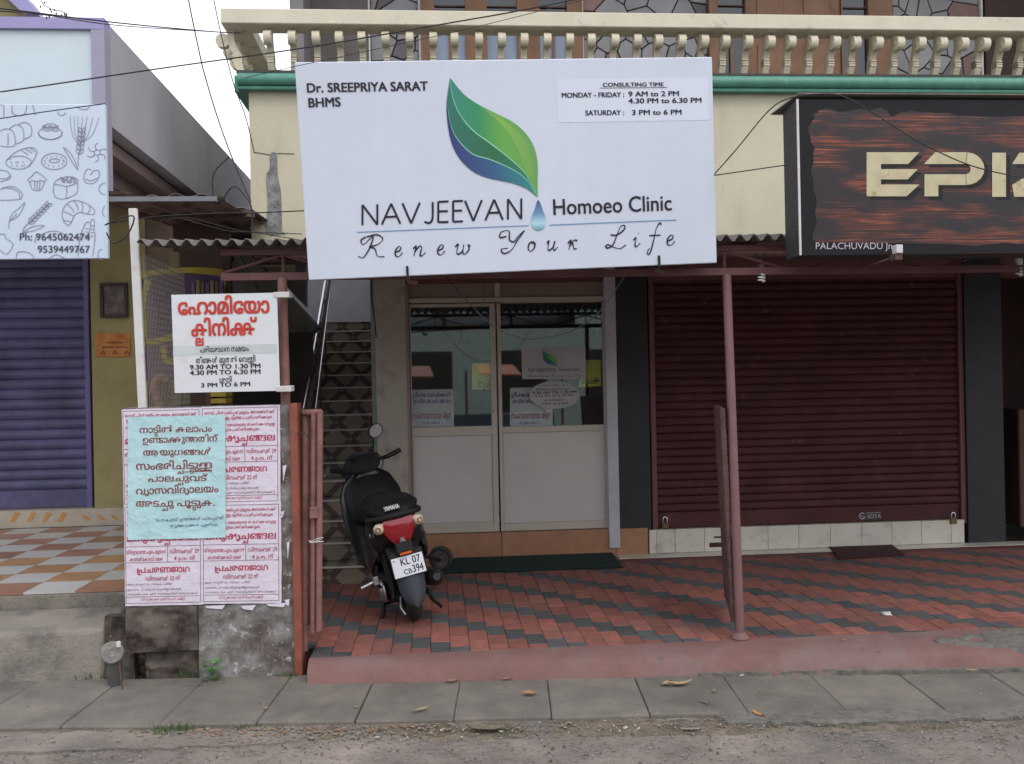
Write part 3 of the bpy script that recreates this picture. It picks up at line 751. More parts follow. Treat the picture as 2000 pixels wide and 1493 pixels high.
stk.stroke(mb, [(1680, 1006), (1688, 1012)], 2, y=-.001); stk.stroke(mb, [(1692, 1002), (1720, 1001)], 1, y=-.001); stk.part('lettering', mb, M('silver_print', (.30, .28, .28), .4))
# distant things seen over the stairs
far = Thing('house', 'pale far house with a small framed window beyond the staircase top', 'house', (-3.2, 6.5, 0))
far.part('wall', MB().box(-4.6, -1.4, 6.5, 7, 0, 3.6), M('far_cream_wall', (.42, .38, .30), .85))
wf = far.part('window', MB().box(A(603, 6.4), A(627, 6.4), 6.44, 6.5, Z(615, 608, 6.4), Z(615, 582, 6.4)), wood)
far.part('pane', MB().box(A(607, 6.4), A(620, 6.4), 6.42, 6.45, Z(615, 603, 6.4), Z(615, 587, 6.4)), curt, wf)
# ================================================================== AWNING (canopy) of the main building
BT = -2.43
can = Thing('awning', 'long corrugated sheet awning on a maroon steel truss in front of the shops', 'awning', (1, BT, 2.2))
def cp(name, mb, mt, parent=None, **k): return can.part(name, mb, mt, parent, **k)
zt0, zt1 = 2.20, 2.33
aL_, aR_ = A(432, BT, 500), 6.0
cp('bottom_chord', MB().box(aL_, aR_, BT-.02, BT+.02, zt0-.02, zt0+.02), trussm)
cp('top_chord', MB().box(aL_, aR_, BT-.015, BT+.015, zt1-.012, zt1+.02), trussm)
k = 0; a = aL_
web = None
while a < aR_:
    cp('web_bar', MB().tube([(a, BT, zt0+.02), (a+.33, BT, zt1-.012)], .008, 6), trussm)
    cp('web_bar', MB().tube([(a+.33, BT, zt1-.012), (a+.66, BT, zt0+.02)], .008, 6), trussm)
    cp('web_bar', MB().tube([(a+.33, BT, zt0+.02), (a+.33, BT, zt1-.012)], .008, 6), trussm)
    a += .82
for a in (aL_+.02, -.6, 1.2, 2.6, 4.2): cp('rafter', MB().add(*(lambda x: ([(x-.02, BT, zt1+.02), (x+.02, BT, zt1+.02), (x+.02, BT, zt1+.05), (x-.02, BT, zt1+.05), (x-.02, .0, 2.60), (x+.02, .0, 2.60), (x+.02, .0, 2.63), (x-.02, .0, 2.63)], [(0, 1, 2, 3), (4, 7, 6, 5), (0, 4, 5, 1), (1, 5, 6, 2), (2, 6, 7, 3), (3, 7, 4, 0)]))(a)), trussm)
def corr(x0, x1, b0, b1, z0, z1, pitch=.078, amp=.018, th=.006, wob=0):
    n = int((x1-x0)/pitch*6); nb_ = 8; vs = []; fs = []
    for j in range(nb_+1):
        for i in range(n+1):
            x = x0+(x1-x0)*i/n; t = j/nb_; e = (wob*noise.noise(Vector((x*3, 5, 0))) if j == 0 else 0)
            vs.append((x, b0+(b1-b0)*t+e, z0+(z1-z0)*t+amp*math.sin(2*math.pi*(x-x0)/pitch)+.006*noise.noise(Vector((x*1.3, t, 2)))))
    N = (n+1)*(nb_+1); vs += [(x, y, z-th) for x, y, z in vs]
    for j in range(nb_):
        for i in range(n):
            k = j*(n+1)+i; fs += [(k, k+1, k+n+2, k+n+1), (N+k, N+k+n+1, N+k+n+2, N+k+1)]
    for i in range(n): fs += [(i, N+i, N+i+1, i+1)]
    for j in range(nb_): k = j*(n+1); fs += [(k, k+n+1, N+k+n+1, N+k)]
    return MB().add(vs, fs)
shx = [A(282, BT, 460), -1.25, -.25, .75, 1.75, 2.75, 3.75, 4.75, 5.9]
for i in range(8):
    x0 = shx[i]; x1 = shx[i+1]+.06
    cp('roof_sheet', corr(x0, x1, BT-.12+random.uniform(-.01, .01), -.01, 2.375+(.004 if i % 2 else 0), 2.67+(.004 if i % 2 else 0), wob=.04), roofm, smooth=True)
# debris line on top of the sheets
# front poles
pole = Thing('awning_pole', 'slightly leaning maroon-pink steel pole standing on the curb', 'pole', (*G(1447, 1250, .15), .15))
pb0 = G(1446, 1249, .15); pt = (P(1419, 530, BT)[0], BT, 2.18)
pole.part('tube', MB().tube([(pb0[0], pb0[1], .13), pt], .025, 14), polem, smooth=True)
pole.part('base_collar', MB().lathe([(.045, 0), (.05, .01), (.035, .03), (.026, .04)], 14, Matrix.Translation((pb0[0], pb0[1], .15))), redpl, smooth=True)
# gate leaf folded back from that pole, rusty
gl0 = G(1440, 1235, .15); gt = Thing('gate_leaf', 'rusty dark grille gate leaf folded back edge-on behind the leaning pole', 'gate', (pb0[0]-.05, pb0[1]+.05, .2))
ga = pb0[0]-.035
def gx(b, z): return ga-(z-.3)*.035 + (b-pb0[1])*.25
def barp(b0, z0, b1, z1, r=.011): return MB().tube([(gx(b0, z0), b0, z0), (gx(b1, z1), b1, z1)], r, 6)
bF, bE = pb0[1]+.06, pb0[1]+.66
for bb in (bF, bE): gt.part('stile', barp(bb, .23, bb, 1.43, .016), rustm)
for zz in (.25, .8, 1.42): gt.part('crossbar', barp(bF, zz, bE, zz, .014), rustm)
for i in range(1, 9):
    bb = bF+(bE-bF)*i/9; gt.part('grille_bar', barp(bb, .25, bb, 1.42, .007), rustm)
gt.part('sheet', MB().add([(gx(bF, .25)-.004, bF, .25), (gx(bE, .25)-.004, bE, .25), (gx(bE, 1.42)-.004, bE, 1.42), (gx(bF, 1.42)-.004, bF, 1.42), (gx(bF, .25)+.002, bF, .25), (gx(bE, .25)+.002, bE, .25), (gx(bE, 1.42)+.002, bE, 1.42), (gx(bF, 1.42)+.002, bF, 1.42)], [(0, 1, 2, 3), (4, 7, 6, 5), (0, 4, 5, 1), (1, 5, 6, 2), (2, 6, 7, 3), (3, 7, 4, 0)]), rustm)
gt.part('bolt', MB().box(gx(bE, .55)-.09, gx(bE, .55)+.0, bE-.012, bE+.012, .545, .57).box(gx(bE, .6)-.06, gx(bE, .6), bE-.005, bE+.005, .60, .61), rustm)
# bulbs
bulbw = M('white_spiral_tube', (.65, .65, .66), .35, bump=0, var=.02)
def bulb(px, py, label):
    x, z = P(px, py, BT); t = Thing('bulb', label, 'bulb', (x, BT, z), 'spiral bulbs hanging under the awning')
    pts = [(x+.018*math.cos(k*.6), BT+.018*math.sin(k*.6), z-.005-.0016*k) for k in range(34)]
    t.part('spiral', MB().tube(pts, .0052, 6), bulbw, smooth=True)
    t.part('ballast', MB().lathe([(.012, .045), (.02, .04), (.021, .012), (.019, 0)], 14, Matrix.Translation((x, BT, z))), bulbw if px > 1900 else rustm, smooth=True)
    t.part('cord', MB().tube([(x, BT, z+.045), (x+.005, BT, z+.075)], .004, 6), cablem)
bulb(1487, 531, 'spiral bulb hanging under the truss just right of the leaning pole')
bulb(1990, 519, 'spiral bulb hanging at the right end under the dark wooden sign')
# ================================================================== SIGNS
def eul(cx, cy, cz, yaw, tilt, roll):
    return Matrix.Translation((cx, cy, cz)) @ Matrix.Rotation(yaw, 4, 'Z') @ Matrix.Rotation(tilt, 4, 'X') @ Matrix.Rotation(roll, 4, 'Y')
k_ = 2.2/2.44
ns_ = Board('signboard', 'large white clinic signboard with a green leaf logo above the glass door', 'sign', eul(.038*k_, 5.485*k_, 1.6+(2.861-1.6)*k_, .135, .093, -.038))
bw, bh = 1.1, .55
ns_.part('face', MB().box(-bw, bw, 0, .035, -bh, bh), vinyl, bevel=.004)
fr_ = MB()
for x in (-bw+.02, -.37, .37, bw-.05): fr_.box(x, x+.03, .035, .06, -bh+.02, bh-.02)
ns_.part('back_frame', fr_, rustm)
mb = MB()
ns_.text(mb, 'Dr. SREEPRIYA SARAT', (600, 181), (836, 177), 17.5, B2)
ns_.text(mb, 'BHMS', (603, 210), (666, 208), 17.5, B2)
ns_.text(mb, 'Homoeo Clinic', (1081, 420), (1312, 411), 30, B1)
LET = {'N': [[(0, 0), (0, 1)], [(0, 1), (1, 0)], [(1, 0), (1, 1)]], 'A': [[(0, 0), (.5, 1)], [(.5, 1), (1, 0)], [(.2, .36), (.8, .36)]], 'V': [[(0, 1), (.5, 0)], [(.5, 0), (1, 1)]],
       'J': [[(1, 1), (1, .3), (.85, .06), (.5, -.02), (0, .06)]], 'E': [[(0, 0), (0, 1)], [(0, 1), (1, 1)], [(0, .53), (.92, .53)], [(0, 0), (1, 0)]]}
for ch, x0, x1 in (('N', 708, 737), ('A', 746, 782), ('V', 786, 820), ('J', 829, 845), ('E', 856, 876), ('E', 885, 904), ('V', 908, 941), ('A', 948, 982), ('N', 992, 1018)):
    for st_ in LET[ch]:
        ns_.stroke(mb, [(x0+(x1-x0)*u, 440.5-(x0+(x1-x0)*u-706)*.0395-40*v) for u, v in st_], 4.0, sm=3 if ch == 'J' else 0, y=-.003-.0001*LET[ch].index(st_))
# script line drawn as pen strokes: unit boxes, slanted
SC = {'R': [[(.28, .95), (.1, .8), (.2, .62), (.55, .98), (.42, .45), (.18, .03), (.0, .1)], [(.3, .95), (.7, 1.05), (.92, .85), (.7, .6), (.42, .52), (.62, .42), (.72, .1), (.98, .08)]],
      'e': [[(.1, .45), (.6, .6), (.75, .9), (.5, 1), (.15, .6), (.15, .15), (.5, .02), (.95, .4)]],
      'n': [[(.0, .7), (.25, 1), (.05, 0)], [(.12, .4), (.5, .95), (.7, .85), (.55, .1), (.75, .05), (1, .35)]],
      'w': [[(.0, .7), (.2, 1), (.1, .2), (.25, .02), (.5, .4), (.55, .95)], [(.5, .4), (.5, .1), (.65, .02), (.9, .5), (.85, .95), (1, .8)]],
      'Y': [[(.3, .75), (.05, .7), (.1, .95), (.4, 1), (.42, .6), (.6, .5), (.75, .75), (1, 1.02)], [(1, 1.02), (.75, .6), (.5, .12), (.2, -.05), (.1, .15), (.35, .2)]],
      'o': [[(.55, 1), (.2, .75), (.1, .25), (.35, .0), (.75, .3), (.85, .75), (.6, 1), (.55, .8), (.95, .85)]],
      'u': [[(.0, .7), (.2, 1), (.1, .2), (.25, .02), (.6, .4), (.75, .98)], [(.72, .9), (.6, .2), (.72, .03), (1, .35)]],
      'r': [[(.0, .6), (.3, 1), (.1, 0)], [(.15, .3), (.5, .9), (.85, .95), (.8, .8)], [(.45, .75), (.6, .1), (.9, .1)]],
      'L': [[(.25, .62), (.52, .60), (.86, .84), (.9, 1.04), (.72, 1.0), (.54, .6), (.36, .15), (.12, .0), (.02, .08), (.15, .15), (.4, .03), (.7, -.02), (.95, .14)]],
      'i': [[(.0, .7), (.35, 1), (.2, .2), (.4, .02), (.9, .4)], [(.62, 1.45), (.68, 1.5)]],
      'f': [[(.9, 1.0), (.8, 1.08), (.6, .8), (.4, .1), (.22, -.35), (.08, -.3), (.2, -.1)], [(.2, .5), (.85, .52)]]}
line = [('R', 700, 752, 44), ('e', 770, 787, 20), ('n', 807, 831, 20), ('e', 853, 870, 20), ('w', 889, 919, 20), ('Y', 974, 1024, 42), ('o', 1030, 1047, 19), ('u', 1068, 1089, 19), ('r', 1109, 1129, 19),
        ('L', 1182, 1224, 42), ('i', 1237, 1252, 18), ('f', 1261, 1295, 42), ('e', 1301, 1319, 20)]
for ch, x0, x1, h in line:
    for st_ in SC[ch]:
        by = 505-(x0-700)*(505-479)/620
        pts = [(x0+(x1-x0)*(u+.0), by-h*v) for u, v in st_]
        pts = smooth2(pts, 5) if len(pts) > 2 else pts
        ns_.stroke(mb, pts, (lambda t, h=h: 1.3+1.7*abs(math.sin(t*6+1))) )
ns_.part('lettering', mb, ink)
mb = MB(); ns_.stroke(mb, [(697, 454), (1032, 441)], 1.6); ns_.stroke(mb, [(1073, 440), (1321, 430)], 1.6); ns_.part('blue_rule', mb, M('blue_print', (.12, .26, .45), .5, bump=0))
mb = MB(); ns_.area(mb, [(1087, 155), (1383, 151), (1384, 235), (1089, 240)], y=-.0012); ns_.part('timing_patch', mb, M('pale_patch_vinyl', (.64, .68, .77), .45, var=.01, bump=0))
mb = MB()
ns_.text(mb, 'CONSULTING TIME', (1177, 170), (1296, 169), 7.5, B2); ns_.stroke(mb, [(1171, 172.5), (1303, 171.5)], 1)
ns_.text(mb, 'MONDAY - FRIDAY :', (1097, 191.5), (1219, 190), 9.5, B2); ns_.text(mb, '9 AM to 2 PM', (1227, 189), (1326, 188), 9.5, B2)
ns_.text(mb, '4.30 PM to 6.30 PM', (1227, 202.5), (1370, 201), 9.5, B2); ns_.text(mb, 'SATURDAY :', (1143, 226), (1219, 225), 9.5, B2); ns_.text(mb, '3 PM to 6 PM', (1234, 225), (1331, 224), 9.5, B2)
ns_.part('timing_lettering', mb, ink)
# leaf logo
def leaf_logo(B, fx, y0=-.003, nm='leaf_logo'):
    tip = (879, 152); end = (1050, 386)
    right = smooth2([tip, (905, 184), (935, 205), (968, 222), (1000, 238), (1026, 260), (1043, 288), (1050, 320), (1050, 350), end], 3)
    left = smooth2([tip, (874, 185), (872, 215), (876, 255), (885, 288), (902, 316), (928, 338), (960, 350), (1000, 358), (1030, 370), end], 3)
    blueup = smooth2([(873, 206), (882, 250), (897, 277), (924, 302), (957, 312), (1000, 331), (1030, 353), end], 3)
    mid = smooth2([tip, (882, 181), (894, 217), (921, 253), (957, 280), (1000, 314), (1030, 345), end], 3)
    def strip(name, a, b, mt, y):
        N = 28; g_ = lambda c, t: c[min(len(c)-1, int(t*(len(c)-1)+.5))]
        pa = [g_(a, i/N) for i in range(N+1)]; pb = [g_(b, i/N) for i in range(N+1)]
        mb = MB(); vs = []
        for p in pa+pb: q_ = B.loc(*fx(*p)); vs.append((q_[0], y, q_[1]))
        mb.add(vs, [(i, i+1, N+2+i, N+1+i) for i in range(N)]); B.part(name, mb, mt)
    x0 = B.loc(*fx(870, 160)); x1 = B.loc(*fx(1050, 380))
    import mathutils
    L = [c for c in ((0, (.03, .22, .19)), (.35, (.03, .26, .10)), (.62, (.12, .38, .06)), (1, (.14, .33, .09)))]
    gl = ramp_mat('leaf_green_print', L, (1, 0, 0), x0[0], x1[0])
    gd = ramp_mat('leaf_dark_green_print', ((0, (.02, .16, .12)), (.5, (.02, .14, .055)), (1, (.03, .22, .13))), (1, 0, 0), x0[0], x1[0])
    gb = ramp_mat('leaf_blue_print', ((0, (.03, .03, .16)), (.5, (.03, .10, .22)), (1, (.03, .25, .22))), (1, 0, 0), x0[0], x1[0])
    strip('leaf_light', mid, right, gl, y0)
    strip('leaf_middle', blueup_full(blueup, tip, left), mid, gd, y0-.0002)
    strip('leaf_blue', left, blueup_full(blueup, tip, left), gb, y0-.0004)
    if nm == 'leaf_logo':
        mb = MB(); s1 = smooth2([(940, 210), (985, 250), (1010, 290), (1030, 345)], 4); s2 = smooth2([(975, 228), (1015, 262), (1035, 300), (1044, 350)], 4)
        vs = [(*(lambda q_: (q_[0], y0-.0003, q_[1]))(B.loc(*fx(*p))),) for p in s1+s2]; k = len(s1)
        mb.add(vs, [(i, i+1, k+i+1, k+i) for i in range(k-1)]); B.part('leaf_highlight', mb, ramp_mat('leaf_lime_print', ((0, (.05, .30, .12)), (.5, (.22, .43, .08)), (1, (.15, .36, .08))), (1, 0, 0), x0[0]+.1, x1[0]))
        mb = MB(); B.stroke(mb, mid, lambda t: 2.2*math.sin(3.1*t)+.3, y=y0-.0007); B.stroke(mb, blueup, lambda t: 1.8*math.sin(3.1*t)+.3, y=y0-.0007); B.part('leaf_rim', mb, M('pale_green_print', (.22, .55, .35), .5, bump=0))
def blueup_full(bu, tip, left):
    n_ = 8; head = [left[int(i*len(left)*.2/n_)] for i in range(n_)]
    return head+bu
leaf_logo(ns_, lambda x, y: (x, y))
dpx = smooth2([(1051, 391), (1044, 410), (1037, 430), (1041, 446), (1052, 451), (1062, 446), (1066, 430), (1060, 411)], 4, True)
zz0 = ns_.loc(1052, 452)[1]; zz1 = ns_.loc(1052, 391)[1]
mb = MB(); ns_.area(mb, dpx, y=-.003); ns_.part('water_drop', mb, ramp_mat('drop_print', ((0, (.10, .25, .35)), (.25, (.42, .66, .74)), (.55, (.14, .30, .45)), (1, (.06, .06, .25))), (0, 0, 1), zz0, zz1))
# clamps holding the sign bottom
for px, py in ((796, 533), (1287, 512)):
    x, z = ns_.loc(px, py); cl_ = Thing('clamp', 'black clamp gripping the lower edge of the white clinic signboard, %s one' % ('left' if px < 1000 else 'right'), 'clamp', (0, 0, 0), None, ns_.M @ Matrix.Translation((x, 0, z)))
    cl_.part('jaw', MB().box(-.006, .006, -.008, .05, -.03, .035), blk); cl_.part('hook', MB().tube([(0, .045, -.03), (.01, .07, -.05), (.05, .09, -.055)], .012, 8), rustm, smooth=True)
# Malayalam clinic board on the corner post
kk = .93
ms = Board('signboard', 'small white board with red lettering and consulting hours clamped to the corner pipe', 'sign', eul(-1.630*kk, 5.351*kk, 1.6+.256*kk, .011, .041, -.001))
mw, mh = .3*kk, .28*kk
ms.part('face', MB().box(-mw, mw, 0, .006, -mh, mh), M('white_painted_tin', (.66, .68, .70), .4, var=.03, bump=.02, stain=(.58, .58, .58), sscale=5, sthr=.65))
mb = MB(); ms.area(mb, [(338, 677), (541, 672), (541, 690), (338, 695)], y=-.001); ms.part('grey_band', mb, M('grey_band_paint', (.50, .54, .54), .5, bump=0))
mb = MB(); ms.text(mb, 'ഹോമിയോ', (348, 615), (527, 611), 24, .034, y=-.003); ms.text(mb, 'ക്ലിനിക്ക്', (374, 657), (503, 654), 24, .034, y=-.003); ms.part('red_lettering', mb, inkred)
mb = MB()
for t, p0, p1, c, b in (('പരിശോധന സമയം', (391, 689), (486, 686), 8.5, B1), ('തിങ്കൾ മുതൽ വെള്ളി', (383, 710), (499, 706.5), 9, B1), ('9.30 AM TO 1.30 PM', (371, 722), (509, 719), 8.5, B2),
                        ('4.30 PM TO 6.30 PM', (371, 733), (509, 730), 8.5, B2), ('ശനി', (429, 747), (453, 746), 8, B1), ('3 PM TO 6 PM', (393, 757), (489, 754), 8, B2)):
    ms.text(mb, t, p0, p1, c, b, y=-.002)
ms.part('dark_lettering', mb, ink)
for px, py in ((552, 576), (556, 760)):
    x, z = ms.loc(px, py); ms.part('bracket', MB().box(mw-.02, x+.03, -.004, .004, z-.014, z+.014).box(x-.035, x+.035, -.006, .075, z-.015, z+.015), whitep, bevel=.002)
# bakery board at left
BB = -2.52
bs_ = Board('signboard', 'white bakery board with grey bread doodles and two phone numbers, left edge', 'sign', FR @ Matrix.Translation((0, BB, 0)))
bx1, bz1 = P(205, 204, BB); _, bz0 = P(205, 505, BB); bx0 = bx1-1.6
bluev = M('pale_blue_flex_vinyl', (.54, .63, .73), .45, var=.02, bump=.03, bscale=6)
bs_.part('face', MB().box(bx0, bx1, 0, .03, bz0, bz1), bluev, bevel=.003)
mb = MB(); bs_.text(mb, 'Ph: 9645062474', (39, 470), (176, 470), 13.5, B1); bs_.text(mb, '9539449767', (74, 494), (176, 494), 13.5, B1); bs_.part('lettering', mb, M('grey_blue_ink', (.06, .06, .09), .5, bump=0))
dd = MB()
def D(pts, closed=False, sm=4, w=1.5): bs_.stroke(dd, [(x*.2211, 190+y*.2211) for x, y in pts], w, closed, sm, y=-.0025)
def EL(cx, cy, rx, ry, a0=0, a1=360, n=16, rot=0):
    c_, s_ = math.cos(R(rot)), math.sin(R(rot)); p = []
    full = a1-a0 >= 360
    for i in range(n if full else n+1):
        t = R(a0+(a1-a0)*i/n); x, y = rx*math.cos(t), ry*math.sin(t); p.append((cx+x*c_-y*s_, cy+x*s_+y*c_))
    D(p, full, 2)
# loaf trio
D([(0, 300), (60, 280), (120, 310), (135, 420), (70, 440), (0, 430)]); D([(80, 285), (140, 245), (200, 275), (208, 380), (135, 415)]); D([(160, 245), (220, 222), (275, 260), (275, 340), (210, 372)]); D([(72, 320), (72, 430)], sm=0)
# cake
EL(445, 320, 105, 55); D([(342, 315), (360, 350), (445, 375), (530, 350), (550, 310)]); D([(375, 275), (400, 250), (440, 235), (490, 245), (520, 280)]); D([(380, 290), (420, 300), (450, 290), (490, 302), (520, 290)])
for i in range(5): EL(390+i*28, 262+(i % 2)*12, 14, 10, n=8)
# wheat ear
for i in range(6):
    y = 480-i*38; EL(690+i*4, y, 12, 24, n=8, rot=-30); EL(722+i*4, y, 12, 24, n=8, rot=30)
for k, x in enumerate((620, 655, 690, 730, 770, 820, 875)): D([(700+k*6, 430-k*6), ((700+x)/2+(x-720)*.2, 330), (x, 165+k*3)], w=1)
D([(700, 490), (690, 560), (695, 610)]); D([(560, 445), (610, 480), (660, 560), (690, 645), (650, 590), (600, 510), (560, 445)])
# bread with slashes
EL(165, 578, 112, 58, n=16); D([(60, 560), (130, 490), (230, 450), (300, 450), (325, 490), (290, 570), (240, 620)]); D([(190, 470), (250, 510)], sm=0); D([(225, 455), (285, 495)], sm=0); D([(265, 450), (310, 480)], sm=0)
for i in range(9): EL(90+(i*53) % 150, 550+(i*29) % 60, 3, 3, n=5)
# ring
EL(480, 568, 112, 72); EL(482, 562, 45, 17)
for i in range(12): EL(480+85*math.cos(i*.55), 568+45*math.sin(i*.55), 3, 3, n=5)
# flower bun, heart bun
for i in range(6): EL(860+60*math.cos(i), 490+55*math.sin(i), 36, 32, 150+i*57, 330+i*57, n=8)
D([(805, 640), (770, 640), (742, 690), (750, 745), (800, 765), (850, 745), (880, 690), (870, 650), (830, 650), (812, 670), (800, 690)]); D([(755, 720), (800, 740), (860, 715)])
# bun halves
D([(0, 645), (60, 655), (92, 690), (80, 725), (0, 748)]); D([(0, 720), (60, 718), (92, 690)])
D([(0, 820), (60, 792), (130, 795), (190, 840), (195, 880), (160, 905), (0, 912)]); D([(20, 800), (120, 812), (170, 850), (175, 895)])
# cupcake
D([(245, 730), (280, 700), (320, 662), (370, 690), (410, 725), (395, 745), (360, 735), (330, 748), (295, 738), (262, 748), (245, 730)]); D([(262, 748), (285, 812), (330, 825), (372, 810), (392, 745)], sm=2)
for x in (305, 330, 355): D([(x, 745), (x+(330-x)*.2, 815)], sm=0)
# crate-like loaf
D([(478, 770), (500, 735), (600, 700), (680, 720), (688, 750), (590, 790), (480, 770), (485, 880), (580, 898), (590, 790)], sm=2); D([(580, 898), (680, 850), (685, 750)], sm=2)
for i in range(14): EL(540+(i*31) % 130, 715+(i*17) % 50, 9, 6, n=6)
# croissant
D([(600, 1135), (560, 1090), (552, 1010), (590, 945), (650, 912), (720, 922), (790, 955), (835, 1000), (825, 1035), (770, 1030), (700, 1020), (655, 1050), (630, 1110), (600, 1135)])
for a_, b_ in (((590, 945), (655, 1020)), ((650, 912), (690, 1000)), ((720, 922), (722, 1020)), ((790, 955), (775, 1030)), ((555, 1010), (650, 1050)), ((560, 1090), (632, 1100))): D([a_, ((a_[0]+b_[0])/2+12, (a_[1]+b_[1])/2), b_])
# leaf, barley
D([(78, 1160), (85, 1090), (110, 1030), (170, 980), (220, 930), (190, 1010), (150, 1060), (95, 1090)]); D([(80, 1100), (150, 1030)], sm=0)
for i in range(7): EL(265+i*25, 1090-i*24, 26, 11, n=8, rot=-80); EL(285+i*25, 1110-i*26, 26, 11, n=8, rot=-20)
D([(200, 1200), (235, 1130), (440, 940)]); D([(200, 1200), (290, 1145), (395, 1135), (300, 1180), (200, 1200)])
# baguettes, toast, bottom pieces
D([(690, 1410), (705, 1250), (740, 1150), (770, 1105), (800, 1120), (790, 1200), (790, 1250)]); D([(800, 1110), (815, 1080), (835, 1095), (832, 1180), (842, 1230), (820, 1405)])
for y in (1140, 1170, 1200, 1230): D([(755, y+20), (785, y+24)], sm=0); D([(805, y), (828, y-4)], sm=0)
D([(0, 1215), (40, 1210), (55, 1250), (120, 1300), (60, 1390), (0, 1350)], sm=2); D([(145, 1425), (160, 1370), (240, 1370), (290, 1400), (300, 1425)]); D([(435, 1425), (500, 1392), (575, 1425)])
D([(310, 1290), (320, 1240), (400, 1200), (450, 1185), (520, 1190), (600, 1230), (640, 1270)]); EL(905, 1390, 40, 45, 90, 270, n=8); EL(930, 1010, 22, 45, 90, 270, n=8); EL(930, 810, 55, 50, 90, 270, n=8)
D([(0, 70), (35, 70), (35, 180)], sm=0); D([(110, 75), (110, 140), (170, 165), (225, 140), (235, 70)]); D([(290, 70), (315, 160)], sm=0); EL(545, 135, 32, 28, 0, 200, n=8); EL(740, 80, 50, 30, 0, 180, n=8)
bs_.part('bread_doodles', dd, M('grey_line_print', (.27, .26, .36), .6, bump=0))
# dark wooden-look pizza sign at right
EB = -2.78
es = Board('signboard', 'dark burnt-wood look signboard with large cream capitals at the upper right', 'sign', FR @ Matrix.Translation((0, EB, 0)))
ex0, ez1 = P(1557, 194, EB); _, ez0 = P(1557, 499, EB); ex1 = ex0+2.7
wm = bpy.data.materials.new('burnt_wood_print'); wm.use_nodes = True; n, l, bs = nodes(wm)
tc = n.new('ShaderNodeTexCoord'); mp = n.new('ShaderNodeMapping'); mp.inputs['Scale'].default_value = (1.6, 1, 75); l.new(tc.outputs['Object'], mp.inputs[0])
n1 = n.new('ShaderNodeTexNoise'); n1.inputs['Scale'].default_value = 1.6; n1.inputs['Detail'].default_value = 9; n1.inputs['Roughness'].default_value = .72; n1.inputs['Distortion'].default_value = .5; l.new(mp.outputs[0], n1.inputs['Vector'])
cr = n.new('ShaderNodeValToRGB'); e = cr.color_ramp.elements; e[0].position = .40; e[0].color = (.004, .002, .003, 1); e[1].position = .80; e[1].color = (.55, .27, .15, 1)
x_ = e.new(.48); x_.color = (.055, .010, .007, 1); x_ = e.new(.55); x_.color = (.17, .034, .012, 1); x_ = e.new(.64); x_.color = (.32, .10, .035, 1)
l.new(n1.outputs['Fac'], cr.inputs[0])
mp2 = n.new('ShaderNodeMapping'); mp2.inputs['Scale'].default_value = (1.6, 1, 5); l.new(tc.outputs['Object'], mp2.inputs[0])
n2 = n.new('ShaderNodeTexNoise'); n2.inputs['Scale'].default_value = 1.6; n2.inputs['Detail'].default_value = 4; l.new(mp2.outputs[0], n2.inputs['Vector'])
r2 = n.new('ShaderNodeMapRange'); r2.inputs[1].default_value = .46; r2.inputs[2].default_value = .60; l.new(n2.outputs['Fac'], r2.inputs[0])
mm = n.new('ShaderNodeMixRGB'); l.new(r2.outputs[0], mm.inputs[0]); mm.inputs[1].default_value = (.012, .006, .008, 1); l.new(cr.outputs[0], mm.inputs[2]); l.new(mm.outputs[0], bs.inputs['Base Color']); bs.inputs['Roughness'].default_value = .5
sgk = M('black_sign_vinyl', (.008, .0075, .010), .6, spec=.25, bump=.02)
es.part('box_body', MB().box(ex0, ex1, .004, .21, ez0, ez1), M('sign_side_grey', (.035, .034, .036), .6), bevel=.003)
es.part('face', MB().box(ex0+.001, ex1, .0, .0035, ez0, ez1), sgk)
es.part('edge_strip', MB().box(ex0-.004, ex0+.006, -.004, .006, ez0, ez1+.0), whitep)
es.part('cover_sheet', MB().add([(ex0-.05, .26, ez1-.01), (ex1, .26, ez1-.01), (ex1, -.02, ez1+.022), (ex0-.0, -.02, ez1+.022), (ex0-.05, .26, ez1-.004), (ex1, .26, ez1-.004), (ex1, -.02, ez1+.028), (ex0, -.02, ez1+.028)], [(0, 1, 2, 3), (4, 7, 6, 5), (0, 4, 5, 1), (1, 5, 6, 2), (2, 6, 7, 3), (3, 7, 4, 0)]), roofm)
edge = smooth2([(1588, 230), (1605, 214), (1650, 218), (1700, 214), (1728, 214), (1740, 226), (1780, 217), (1850, 222), (1930, 230), (2010, 226), (2100, 224), (2300, 226), (2300, 478), (2100, 482), (1990, 476), (1900, 480), (1800, 475), (1700, 478), (1620, 474), (1590, 470), (1594, 420), (1592, 380), (1586, 340), (1590, 300), (1580, 258)], 4, True)
rr = random.Random(2); edge = [(x+rr.uniform(-3, 3), y+rr.uniform(-2.5, 2.5)) for x, y in edge]
mb = MB(); es.area(mb, edge, y=-.0008); es.part('wood_print', mb, wm)
